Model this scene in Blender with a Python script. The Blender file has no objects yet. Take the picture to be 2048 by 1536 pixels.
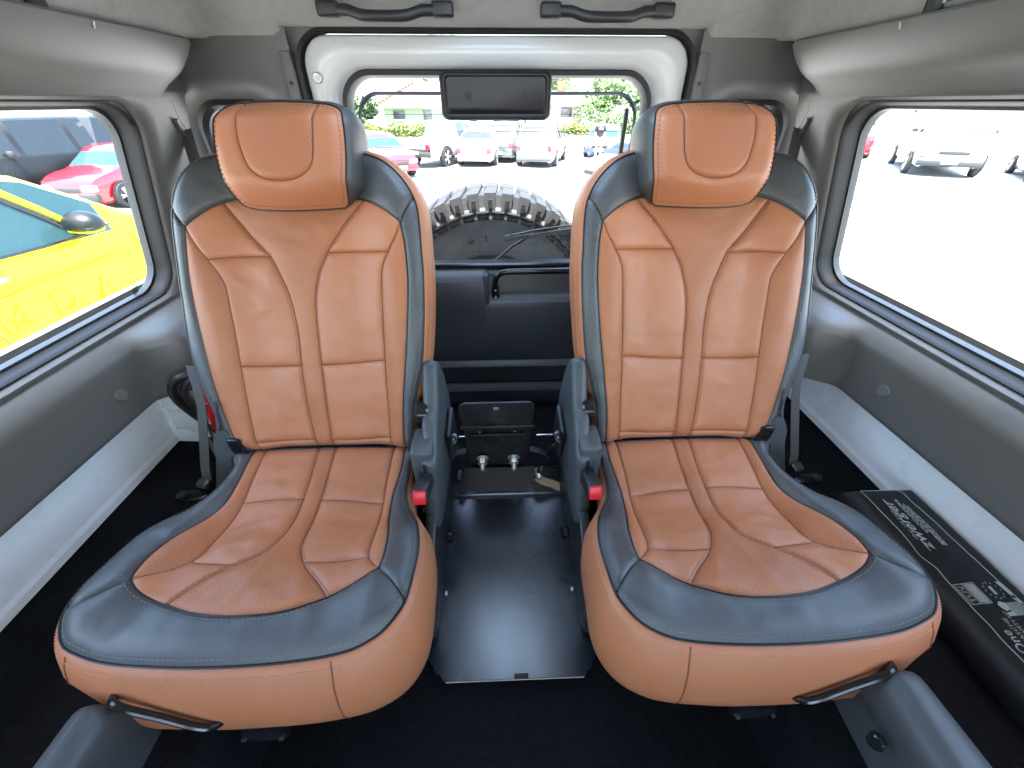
import bpy, bmesh, math, random
import numpy as np
from mathutils import Vector, Matrix, noise
from mathutils.geometry import delaunay_2d_cdt
R = math.radians
random.seed(7)
SC = bpy.context.scene
COL = SC.collection

# ------------------------------------------------------------------ camera
cam = bpy.data.cameras.new('camera')
cam.sensor_width = 36.0
cam.lens = 772.0 / 2048.0 * 36.0
cam.clip_start = 0.01
cam.clip_end = 800
camo = bpy.data.objects.new('camera', cam)
COL.objects.link(camo)
camo.location = (-0.008, 0, 0)
camo.rotation_euler = (R(90 - 36.1), 0, R(-2.0))
SC.camera = camo

# ------------------------------------------------------------------ sky and sun
SUN_EL = 77.0
w = bpy.data.worlds.new('World')
SC.world = w
w.use_nodes = True
nt = w.node_tree
nt.nodes.clear()
sky = nt.nodes.new('ShaderNodeTexSky')
sky.sky_type = 'NISHITA'
sky.sun_disc = False
sky.sun_elevation = R(SUN_EL)
sky.sun_rotation = R(180)
sky.air_density = 1.0
sky.dust_density = 2.5
sky.ozone_density = 1.0
bg = nt.nodes.new('ShaderNodeBackground')
bg.inputs['Strength'].default_value = 0.15
wo = nt.nodes.new('ShaderNodeOutputWorld')
nt.links.new(sky.outputs[0], bg.inputs[0])
nt.links.new(bg.outputs[0], wo.inputs[0])
sl = bpy.data.lights.new('sun', 'SUN')
sl.energy = 3.0
sl.angle = R(0.55)
sl.color = (1.0, 0.955, 0.89)
so = bpy.data.objects.new('sun', sl)
COL.objects.link(so)
so.rotation_euler = Vector((0, math.cos(R(SUN_EL)), -math.sin(R(SUN_EL)))).to_track_quat('-Z', 'Y').to_euler()

SC.view_settings.view_transform = 'Standard'
SC.view_settings.look = 'None'
SC.view_settings.gamma = 1.0
SC.view_settings.exposure = 3.8
SC.render.engine = 'CYCLES'
cy = SC.cycles
cy.max_bounces = 10
cy.diffuse_bounces = 6
cy.glossy_bounces = 4
cy.transparent_max_bounces = 16
cy.use_denoising = True
cy.sample_clamp_indirect = 12.0

# ------------------------------------------------------------------ materials
MATS = {}
def mat(name, col, rough=0.5, metal=0.0, coat=0.0, spec=0.5, var=0.0, vscale=20.0, bump=0.0, bscale=800.0,
        btype='noise', bdist=0.001, rvar=0.0, rscale=12.0, perf=False, stain=None, sheen=0.0, coords='Object', emit=None):
    m = bpy.data.materials.new(name)
    m.use_nodes = True
    t = m.node_tree
    n = t.nodes
    L = t.links.new
    b = n['Principled BSDF']
    b.inputs['Base Color'].default_value = (*col, 1)
    b.inputs['Roughness'].default_value = rough
    b.inputs['Metallic'].default_value = metal
    b.inputs['Coat Weight'].default_value = coat
    b.inputs['Coat Roughness'].default_value = 0.06
    b.inputs['Specular IOR Level'].default_value = spec
    if sheen:
        b.inputs['Sheen Weight'].default_value = sheen
    tc = n.new('ShaderNodeTexCoord')
    cout = tc.outputs[coords]
    colsock = None
    if var:
        nz = n.new('ShaderNodeTexNoise'); nz.inputs['Scale'].default_value = vscale; nz.inputs['Detail'].default_value = 6
        L(cout, nz.inputs['Vector'])
        rp = n.new('ShaderNodeMapRange'); rp.inputs[1].default_value = 0.3; rp.inputs[2].default_value = 0.7
        rp.inputs[3].default_value = 1 - var; rp.inputs[4].default_value = 1 + var
        L(nz.outputs[0], rp.inputs[0])
        mx = n.new('ShaderNodeVectorMath'); mx.operation = 'SCALE'
        mx.inputs[0].default_value = col
        L(rp.outputs[0], mx.inputs['Scale'])
        colsock = mx.outputs[0]
    if stain:
        scol, sscale, lo, hi = stain
        nz = n.new('ShaderNodeTexNoise'); nz.inputs['Scale'].default_value = sscale; nz.inputs['Detail'].default_value = 8
        nz.inputs['Roughness'].default_value = 0.65
        L(cout, nz.inputs['Vector'])
        rp = n.new('ShaderNodeMapRange'); rp.inputs[1].default_value = lo; rp.inputs[2].default_value = hi
        L(nz.outputs[0], rp.inputs[0])
        mx = n.new('ShaderNodeMix'); mx.data_type = 'RGBA'
        L(rp.outputs[0], mx.inputs[0])
        if colsock: L(colsock, mx.inputs[6])
        else: mx.inputs[6].default_value = (*col, 1)
        mx.inputs[7].default_value = (*scol, 1)
        colsock = mx.outputs[2]
    hsock = None
    if bump:
        if btype == 'leather':
            vo = n.new('ShaderNodeTexVoronoi'); vo.feature = 'F1'; vo.inputs['Scale'].default_value = bscale
            L(cout, vo.inputs['Vector'])
            nz = n.new('ShaderNodeTexNoise'); nz.inputs['Scale'].default_value = bscale * 0.25; nz.inputs['Detail'].default_value = 5
            L(cout, nz.inputs['Vector'])
            ad = n.new('ShaderNodeMath'); ad.operation = 'ADD'
            L(vo.outputs[0], ad.inputs[0]); L(nz.outputs[0], ad.inputs[1])
            hsock = ad.outputs[0]
        else:
            nz = n.new('ShaderNodeTexNoise'); nz.inputs['Scale'].default_value = bscale; nz.inputs['Detail'].default_value = 4
            L(cout, nz.inputs['Vector'])
            hsock = nz.outputs[0]
    if perf:
        # punched holes: staggered grid in the panel's own metre coordinates
        sep = n.new('ShaderNodeSeparateXYZ'); L(tc.outputs['UV'], sep.inputs[0])
        def grid(ox, oy):
            out = []
            for s_, o_ in ((sep.outputs[0], ox), (sep.outputs[1], oy)):
                a = n.new('ShaderNodeMath'); a.operation = 'MULTIPLY_ADD'; a.inputs[1].default_value = 1 / 0.0085; a.inputs[2].default_value = o_
                L(s_, a.inputs[0])
                f = n.new('ShaderNodeMath'); f.operation = 'FRACT'; L(a.outputs[0], f.inputs[0])
                c = n.new('ShaderNodeMath'); c.operation = 'SUBTRACT'; L(f.outputs[0], c.inputs[0]); c.inputs[1].default_value = 0.5
                q = n.new('ShaderNodeMath'); q.operation = 'MULTIPLY'; L(c.outputs[0], q.inputs[0]); L(c.outputs[0], q.inputs[1])
                out.append(q.outputs[0])
            s = n.new('ShaderNodeMath'); s.operation = 'ADD'; L(out[0], s.inputs[0]); L(out[1], s.inputs[1])
            return s.outputs[0]
        g1, g2 = grid(0.0, 0.0), grid(0.5, 0.5)
        mn = n.new('ShaderNodeMath'); mn.operation = 'MINIMUM'; L(g1, mn.inputs[0]); L(g2, mn.inputs[1])
        rp = n.new('ShaderNodeMapRange'); rp.inputs[1].default_value = 0.0022; rp.inputs[2].default_value = 0.0075
        L(mn.outputs[0], rp.inputs[0])
        mx = n.new('ShaderNodeMix'); mx.data_type = 'RGBA'
        L(rp.outputs[0], mx.inputs[0])
        mx.inputs[6].default_value = (col[0] * 0.42, col[1] * 0.37, col[2] * 0.35, 1)
        if colsock: L(colsock, mx.inputs[7])
        else: mx.inputs[7].default_value = (*col, 1)
        colsock = mx.outputs[2]
    if colsock: L(colsock, b.inputs['Base Color'])
    if hsock:
        bp = n.new('ShaderNodeBump'); bp.inputs['Strength'].default_value = bump; bp.inputs['Distance'].default_value = bdist
        L(hsock, bp.inputs['Height']); L(bp.outputs[0], b.inputs['Normal'])
    if rvar:
        nz = n.new('ShaderNodeTexNoise'); nz.inputs['Scale'].default_value = rscale; nz.inputs['Detail'].default_value = 6
        L(cout, nz.inputs['Vector'])
        rp = n.new('ShaderNodeMapRange'); rp.inputs[1].default_value = 0.3; rp.inputs[2].default_value = 0.7
        rp.inputs[3].default_value = max(0.02, rough - rvar); rp.inputs[4].default_value = min(1, rough + rvar)
        L(nz.outputs[0], rp.inputs[0]); L(rp.outputs[0], b.inputs['Roughness'])
    if emit:
        b.inputs['Emission Color'].default_value = (*emit, 1); b.inputs['Emission Strength'].default_value = 1.0
    MATS[name] = m
    return m

def glassmat(name, tint, refl=1.0, ior=1.45):
    m = bpy.data.materials.new(name)
    m.use_nodes = True
    t = m.node_tree; n = t.nodes; n.clear(); L = t.links.new
    tr = n.new('ShaderNodeBsdfTransparent'); tr.inputs[0].default_value = (*tint, 1)
    gl = n.new('ShaderNodeBsdfGlossy'); gl.inputs['Roughness'].default_value = 0.0
    gl.inputs['Color'].default_value = (refl, refl, refl, 1)
    fr = n.new('ShaderNodeFresnel')
    ge = n.new('ShaderNodeNewGeometry')                 # a thin pane reflects alike from both faces
    ir = n.new('ShaderNodeMapRange'); ir.inputs[3].default_value = ior; ir.inputs[4].default_value = 1 / ior
    L(ge.outputs['Backfacing'], ir.inputs[0]); L(ir.outputs[0], fr.inputs['IOR'])
    mx = n.new('ShaderNodeMixShader')
    L(fr.outputs[0], mx.inputs[0]); L(tr.outputs[0], mx.inputs[1]); L(gl.outputs[0], mx.inputs[2])
    o = n.new('ShaderNodeOutputMaterial'); L(mx.outputs[0], o.inputs[0])
    MATS[name] = m
    return m

m = bpy.data.materials.new('hatch_diffuser'); m.use_nodes = True; MATS['hatch_diffuser'] = m
t = m.node_tree; t.nodes.clear()
a = t.nodes.new('ShaderNodeBsdfTranslucent'); a.inputs[0].default_value = (0.32, 0.45, 0.60, 1)  # sheet of the added hatch, tinted blue for a bluish glow below
b = t.nodes.new('ShaderNodeBsdfDiffuse'); b.inputs[0].default_value = (0.45, 0.45, 0.45, 1)
x = t.nodes.new('ShaderNodeMixShader'); x.inputs[0].default_value = 0.35
o = t.nodes.new('ShaderNodeOutputMaterial')
t.links.new(a.outputs[0], x.inputs[1]); t.links.new(b.outputs[0], x.inputs[2]); t.links.new(x.outputs[0], o.inputs[0])

TAN = (0.420, 0.153, 0.064)
mat('tan_leather', TAN, rough=0.52, spec=0.65, var=0.05, vscale=9, bump=0.22, bscale=620, btype='leather', bdist=0.0006, rvar=0.05)
mat('tan_perforated', (0.392, 0.141, 0.058), rough=0.5, var=0.05, vscale=9, bump=0.2, bscale=620, btype='leather', bdist=0.0006, perf=True)
mat('dark_leather', (0.042, 0.046, 0.047), rough=0.5, spec=0.9, var=0.08, vscale=10, bump=0.25, bscale=620, btype='leather', bdist=0.0006, rvar=0.06)
mat('tan_seam', (0.20, 0.062, 0.022), rough=0.6)
mat('tan_thread', (0.56, 0.27, 0.15), rough=0.7)
mat('brown_thread', (0.24, 0.078, 0.03), rough=0.7)
mat('dark_thread', (0.17, 0.18, 0.185), rough=0.7)
mat('dark_piping', (0.012, 0.012, 0.013), rough=0.4)
mat('grey_trim', (0.122, 0.122, 0.113), rough=0.46, spec=0.6, var=0.03, vscale=4, bump=0.25, bscale=900, bdist=0.0005)
mat('seat_plastic', (0.058, 0.064, 0.067), rough=0.45, bump=0.15, bscale=900, bdist=0.0004, var=0.05, vscale=15)
mat('headliner', (0.36, 0.355, 0.33), rough=0.95, var=0.06, vscale=60, bump=0.6, bscale=700, bdist=0.001, spec=0.2, sheen=0.2)
mat('white_paint', (0.80, 0.81, 0.79), rough=0.30, coat=0.3, var=0.02, vscale=3, rvar=0.06)
mat('door_white', (0.62, 0.625, 0.60), rough=0.28, coat=0.4)
mat('carpet', (0.0075, 0.008, 0.010), rough=1.0, spec=0.15, bump=0.9, bscale=500, bdist=0.003, var=0.35, vscale=130)
mat('rubber', (0.012, 0.012, 0.012), rough=0.55)
mat('black_plastic', (0.018, 0.018, 0.019), rough=0.42, bump=0.15, bscale=900, bdist=0.0004)
mat('door_card', (0.026, 0.029, 0.033), rough=0.42, bump=0.25, bscale=700, bdist=0.0006, var=0.08, vscale=8)
mat('frame_black', (0.022, 0.024, 0.027), rough=0.4)
mat('gloss_black', (0.010, 0.010, 0.011), rough=0.16)
mat('plate_black', (0.010, 0.013, 0.018), rough=0.24, spec=0.65, rvar=0.07, rscale=5, stain=((0.016, 0.019, 0.024), 14, 0.56, 0.8), bump=0.04, bscale=25, bdist=0.002)
mat('bracket_black', (0.016, 0.017, 0.017), rough=0.5, stain=((0.075, 0.065, 0.055), 22, 0.5, 0.8), rvar=0.1, bump=0.15, bscale=120)
mat('steel', (0.55, 0.53, 0.48), rough=0.35, metal=1.0, stain=((0.35, 0.30, 0.2), 80, 0.5, 0.8))
mat('zinc', (0.62, 0.60, 0.53), rough=0.42, metal=0.7, var=0.1, vscale=80)
mat('bright_edge', (0.7, 0.72, 0.75), rough=0.2, metal=1.0)
mat('red_plastic', (0.62, 0.012, 0.018), rough=0.35)
mat('belt_web', (0.075, 0.077, 0.076), rough=0.75, bump=0.4, bscale=1200, bdist=0.0006)
mat('canvas', (0.42, 0.30, 0.18), rough=0.9, bump=0.4, bscale=900)
mat('bag_fabric', (0.013, 0.014, 0.016), rough=0.6, bump=0.5, bscale=1100, bdist=0.0006, var=0.15, vscale=14)
mat('print_white', (0.60, 0.62, 0.56), rough=0.6)
mat('clear_plastic', (0.62, 0.62, 0.60), rough=0.25, bump=0.5, bscale=30, bdist=0.006)
mat('heater', (0.10, 0.06, 0.045), rough=0.6)
mat('glass_mark', (0.02, 0.02, 0.01), rough=0.8, spec=0.1)
glassmat('glass', (0.93, 0.96, 0.94))
glassmat('side_glass', (0.90, 0.95, 0.93))
# outside
mat('asphalt', (0.33, 0.32, 0.30), rough=0.9, var=0.15, vscale=1.2, bump=0.4, bscale=60, bdist=0.01)
mat('yellow_paint', (0.56, 0.60, 0.001), rough=0.4, coat=0.3, spec=0.3)
mat('black_paint', (0.006, 0.007, 0.008), rough=0.4, coat=0.0, spec=0.3)
mat('red_paint', (0.30, 0.004, 0.012), rough=0.22, coat=1.0)
mat('van_white', (0.42, 0.43, 0.44), rough=0.25, coat=0.6)
mat('silver_paint', (0.20, 0.215, 0.235), rough=0.35, metal=0.2, coat=0.8)
mat('grey_paint', (0.06, 0.07, 0.08), rough=0.3, metal=0.3, coat=0.8)
mat('navy_paint', (0.03, 0.05, 0.10), rough=0.25, coat=0.8)
mat('car_glass', (0.012, 0.016, 0.018), rough=0.08, spec=0.5)
mat('aqua_glass', (0.020, 0.048, 0.055), rough=0.10, spec=0.2)
mat('tyre_rubber', (0.013, 0.014, 0.016), rough=0.75, bump=0.2, bscale=200, var=0.2, vscale=30)
mat('tyre_side', (0.085, 0.088, 0.090), rough=0.8, var=0.25, vscale=14)
mat('alloy', (0.55, 0.56, 0.57), rough=0.3, metal=0.8)
mat('grey_bumper', (0.025, 0.027, 0.029), rough=0.7)
mat('tail_red', (0.55, 0.02, 0.03), rough=0.2)
mat('lamp_clear', (0.75, 0.77, 0.78), rough=0.1)
mat('plate_white', (0.8, 0.8, 0.8), rough=0.5)
mat('wall_cream', (0.40, 0.37, 0.31), rough=0.9, var=0.05, vscale=2)
mat('wall_green', (0.20, 0.30, 0.17), rough=0.9)
mat('brick_red', (0.26, 0.075, 0.035), rough=0.9)
mat('roof_tile', (0.14, 0.10, 0.095), rough=0.8, var=0.15, vscale=4)
mat('leaf', (0.045, 0.10, 0.012), rough=0.6, var=0.4, vscale=1.5)
mat('leaf_dark', (0.03, 0.065, 0.014), rough=0.6, var=0.4, vscale=1.5)
mat('leaf_yellow', (0.09, 0.11, 0.006), rough=0.6, var=0.35, vscale=1.5)
mat('bark', (0.10, 0.07, 0.045), rough=0.95)
mat('window_dark', (0.05, 0.05, 0.05), rough=0.15)
mat('skin', (0.50, 0.27, 0.18), rough=0.55)
mat('shirt_dark', (0.018, 0.014, 0.016), rough=0.9, bump=0.5, bscale=40)
mat('hair', (0.05, 0.035, 0.025), rough=0.7)
mat('trousers', (0.25, 0.27, 0.30), rough=0.9)

# ------------------------------------------------------------------ helpers
def link(o, parent=None):
    COL.objects.link(o)
    if parent is not None:
        o.parent = parent
        if parent.type == 'EMPTY' and not parent.get('_local'):
            o.matrix_parent_inverse = Matrix.Translation(-parent.location)
    return o

def obj(name, verts, faces, m, parent=None, smooth=True, sharp=35, uv=None):
    me = bpy.data.meshes.new(name)
    me.from_pydata([tuple(v) for v in verts], [], faces)
    if uv is not None:
        ul = me.uv_layers.new(name='panel')
        idx = np.empty(len(me.loops), dtype=np.int32)
        me.loops.foreach_get('vertex_index', idx)
        ul.data.foreach_set('uv', np.asarray(uv, dtype=np.float32)[idx].ravel())
    me.materials.append(MATS[m])
    if smooth:
        me.polygons.foreach_set('use_smooth', [True] * len(me.polygons))
        if sharp: me.set_sharp_from_angle(angle=R(sharp))
    me.update()
    return link(bpy.data.objects.new(name, me), parent)

def bobj(name, bm, m, parent=None, smooth=True, sharp=35):
    bmesh.ops.recalc_face_normals(bm, faces=bm.faces[:])
    me = bpy.data.meshes.new(name)
    bm.to_mesh(me); bm.free()
    me.materials.append(MATS[m])
    if smooth:
        me.polygons.foreach_set('use_smooth', [True] * len(me.polygons))
        if sharp: me.set_sharp_from_angle(angle=R(sharp))
    return link(bpy.data.objects.new(name, me), parent)

def thing(name, label, cat, loc=(0, 0, 0), group=None, local=False, rotz=0):
    o = bpy.data.objects.new(name, None)
    COL.objects.link(o)
    o.location = loc
    o.empty_display_size = 0.1
    o['label'] = label; o['category'] = cat
    if group: o['group'] = group
    if local:
        o['_local'] = 1
        o.rotation_euler = (0, 0, rotz)
    return o

def tag(o, label, cat, group=None):
    o['label'] = label; o['category'] = cat
    if group: o['group'] = group
    return o

def structure(o, label=None):
    o['kind'] = 'structure'
    if label: o['label'] = label
    return o

def bm_box(c, s, bev=0.0, seg=2, rot=None, bm=None):
    b2 = bmesh.new()
    bmesh.ops.create_cube(b2, size=1.0)
    bmesh.ops.scale(b2, vec=s, verts=b2.verts)
    if bev > 0:
        bmesh.ops.bevel(b2, geom=b2.edges[:], offset=bev, segments=seg, profile=0.5, affect='EDGES')
    if rot: bmesh.ops.transform(b2, matrix=rot.to_4x4(), verts=b2.verts)
    bmesh.ops.translate(b2, vec=c, verts=b2.verts)
    if bm is None: return b2
    tmp = bpy.data.meshes.new('tmp'); b2.to_mesh(tmp); b2.free(); bm.from_mesh(tmp); bpy.data.meshes.remove(tmp)
    return bm

def box(name, c, s, m, parent=None, bev=0.003, seg=2, rot=None, sharp=35):
    return bobj(name, bm_box(c, s, bev, seg, rot), m, parent, sharp=sharp)

def rotm(x=0, y=0, z=0):
    from mathutils import Euler
    return Euler((R(x), R(y), R(z))).to_matrix()

def bm_cyl(p0, p1, r0, r1=None, n=16, bm=None, bev=0.0):
    p0, p1 = Vector(p0), Vector(p1)
    r1 = r0 if r1 is None else r1
    bm = bm or bmesh.new()
    d = (p1 - p0)
    q = d.to_track_quat('Z', 'Y')
    rings = []
    L = d.length
    st = [(0, r0), (1, r1)] if bev <= 0 else [(0, r0 - bev), (bev / L, r0), (1 - bev / L, r1), (1, r1 - bev)]
    for t, r in st:
        rings.append([bm.verts.new(p0 + d * t + q @ Vector((r * math.cos(2 * math.pi * i / n), r * math.sin(2 * math.pi * i / n), 0))) for i in range(n)])
    for a, b in zip(rings, rings[1:]):
        for i in range(n): bm.faces.new((a[i], a[(i + 1) % n], b[(i + 1) % n], b[i]))
    bm.faces.new(rings[0][::-1]); bm.faces.new(rings[-1])
    return bm

def cyl(name, p0, p1, r0, m, parent=None, r1=None, n=16, bev=0.0):
    return bobj(name, bm_cyl(p0, p1, r0, r1, n, bev=bev), m, parent)

def crom(P, step, closed=False):
    """Catmull-Rom through P, resampled about every step metres"""
    P = [np.array(p, float) for p in P]
    n = len(P)
    out = []
    rng = range(n) if closed else range(n - 1)
    for i in rng:
        p1, p2 = P[i], P[(i + 1) % n]
        p0 = P[i - 1] if (closed or i > 0) else 2 * p1 - p2
        p3 = P[(i + 2) % n] if (closed or i < n - 2) else 2 * p2 - p1
        k = max(1, int(round(np.linalg.norm(p2 - p1) / step)))
        for j in range(k):
            t = j / k
            out.append(0.5 * ((2 * p1) + (-p0 + p2) * t + (2 * p0 - 5 * p1 + 4 * p2 - p3) * t * t + (-p0 + 3 * p1 - 3 * p2 + p3) * t ** 3))
    if not closed: out.append(P[-1])
    return out

def bm_tube(path, r, n=8, bm=None, closed=False, flat=None, up=Vector((0, 0, 1))):
    """tube along path; flat=(w,t) makes a strap of that width and thickness"""
    bm = bm or bmesh.new()
    P = [Vector(p) for p in path]
    rings = []
    m = len(P)
    prev = None
    for i, p in enumerate(P):
        a = P[i - 1] if (i > 0 or closed) else P[i]
        b = P[(i + 1) % m] if (i < m - 1 or closed) else P[i]
        d = (b - a)
        if d.length < 1e-9: d = Vector((0, 0, 1))
        d.normalize()
        if prev is None:
            u = up - d * up.dot(d)
            if u.length < 1e-3: u = Vector((1, 0, 0)) - d * d.x
        else:
            u = prev - d * prev.dot(d)
        u.normalize(); prev = u
        v = d.cross(u)
        rr = r[i] if isinstance(r, (list, tuple)) else r
        if flat:
            w_, t_ = flat
            ring = [bm.verts.new(p + u * (sx * t_ / 2) + v * (sy * w_ / 2)) for sx, sy in ((-1, -1), (1, -1), (1, 1), (-1, 1))]
        else:
            ring = [bm.verts.new(p + (u * math.cos(2 * math.pi * k / n) + v * math.sin(2 * math.pi * k / n)) * rr) for k in range(n)]
        rings.append(ring)
    k = len(rings[0])
    pairs = list(zip(rings, rings[1:])) + ([(rings[-1], rings[0])] if closed else [])
    for a, b in pairs:
        for i in range(k): bm.faces.new((a[i], a[(i + 1) % k], b[(i + 1) % k], b[i]))
    if not closed:
        bm.faces.new(rings[0][::-1]); bm.faces.new(rings[-1])
    return bm

def tube(name, path, r, m, parent=None, n=8, step=None, closed=False, flat=None, up=Vector((0, 0, 1))):
    if step: path = crom(path, step, closed)
    return bobj(name, bm_tube(path, r, n, None, closed, flat, up), m, parent)

def extrude_poly(name, pts, axis, a0, a1, m, parent=None, bev=0.0, seg=2):
    """polygon pts in the two other axes, extruded along axis from a0 to a1"""
    def mk(p, a):
        if axis == 'x': return (a, p[0], p[1])
        if axis == 'y': return (p[0], a, p[1])
        return (p[0], p[1], a)
    bm = bmesh.new()
    A = [bm.verts.new(mk(p, a0)) for p in pts]
    B = [bm.verts.new(mk(p, a1)) for p in pts]
    n = len(pts)
    fa = bm.faces.new(A); fb = bm.faces.new(B[::-1])
    for i in range(n): bm.faces.new((A[i], B[i], B[(i + 1) % n], A[(i + 1) % n]))
    bmesh.ops.recalc_face_normals(bm, faces=bm.faces[:])
    if bev > 0:
        ed = [e for e in bm.edges if len(e.link_faces) == 2 and e.calc_face_angle(0) > R(20)]
        bmesh.ops.bevel(bm, geom=ed, offset=bev, segments=seg, profile=0.5, affect='EDGES', clamp_overlap=True)
    bmesh.ops.triangulate(bm, faces=[f for f in bm.faces if len(f.verts) > 4])
    return bobj(name, bm, m, parent)

def rrect(cx, cz, w, h, r, k=8):
    out = []
    for sx, sz, a0 in ((1, 1, 0), (-1, 1, 90), (-1, -1, 180), (1, -1, 270)):
        for i in range(k + 1):
            a = R(a0 + 90 * i / k)
            out.append((cx + sx * (w / 2 - r) + r * math.cos(a), cz + sz * (h / 2 - r) + r * math.sin(a)))
    return out

def rect_around(loop, k, x0, x1, z0, z1):
    """the rectangle's outline, point for point with an rrect loop of k steps a corner"""
    out = []
    for c, (sx, sz) in enumerate(((1, 1), (-1, 1), (-1, -1), (1, -1))):
        arc = loop[c * (k + 1):(c + 1) * (k + 1)]
        X, Z = (x1 if sx > 0 else x0), (z1 if sz > 0 else z0)
        first = (X, arc[0][1]) if c in (0, 2) else (arc[0][0], Z)
        last = (arc[-1][0], Z) if c in (0, 2) else (X, arc[-1][1])
        for i in range(k + 1):
            t = i / k
            if t <= 0.5: out.append((first[0] + (X - first[0]) * 2 * t, first[1] + (Z - first[1]) * 2 * t))
            else: out.append((X + (last[0] - X) * (2 * t - 1), Z + (last[1] - Z) * (2 * t - 1)))
    return out

def bridge(name, loops, m, parent=None, cap0=False, cap1=False, sharp=35, closed=True):
    vs, fs = [], []
    n = len(loops[0])
    for l in loops: vs += [tuple(p) for p in l]
    for j in range(len(loops) - 1):
        for i in range(n if closed else n - 1):
            a, b = j * n + i, j * n + (i + 1) % n
            fs.append((a, b, b + n, a + n))
    if cap0: fs.append(tuple(range(n))[::-1])
    if cap1: fs.append(tuple((len(loops) - 1) * n + i for i in range(n)))
    return obj(name, vs, fs, m, parent, sharp=sharp)

def sm(x, a, b):
    t = np.clip((x - a) / (b - a), 0, 1)
    return t * t * (3 - 2 * t)

def text_mesh(name, s, m, parent, origin, xdir, ydir, size, extrude=0.0004, shear=0.0, bold=0.0, align='LEFT', fit=None):
    cu = bpy.data.curves.new('txt', 'FONT')
    cu.body = s; cu.size = size; cu.extrude = extrude; cu.shear = shear; cu.offset = bold; cu.align_x = align
    cu.resolution_u = 3
    to = bpy.data.objects.new('txt', cu)
    COL.objects.link(to)
    dg = bpy.context.evaluated_depsgraph_get()
    me = bpy.data.meshes.new_from_object(to.evaluated_get(dg))
    bpy.data.objects.remove(to); bpy.data.curves.remove(cu)
    co = np.empty(len(me.vertices) * 3); me.vertices.foreach_get('co', co); co = co.reshape(-1, 3)
    if fit:
        co[:, 0] = (co[:, 0] - co[:, 0].min()) * (fit[0] / max(1e-6, co[:, 0].max() - co[:, 0].min()))
        if fit[1]: co[:, 1] = (co[:, 1] - co[:, 1].min()) * (fit[1] / max(1e-6, co[:, 1].max() - co[:, 1].min()))
    X, Y = np.array(xdir, float), np.array(ydir, float)
    Z = np.cross(X, Y)
    wco = np.array(origin) + co[:, :1] * X + co[:, 1:2] * Y + co[:, 2:3] * Z
    me.vertices.foreach_set('co', wco.ravel())
    me.materials.clear(); me.materials.append(MATS[m])
    me.name = name
    me.update()
    return link(bpy.data.objects.new(name, me), parent)

# ------------------------------------------------------------------ the cabin shell
W, ZB, ZF = 0.85, -0.701, -0.88
YR = 1.12                       # inner face of the rear wall
fl = box('floor', (0, -0.5, ZF - 0.02), (1.9, 3.4, 0.04), 'carpet', bev=0)
structure(fl, 'black carpeted cabin floor between the wheel boxes')

def wallx(z): return 0.80 - (z + 0.36) * (0.10 / 0.36)

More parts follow.
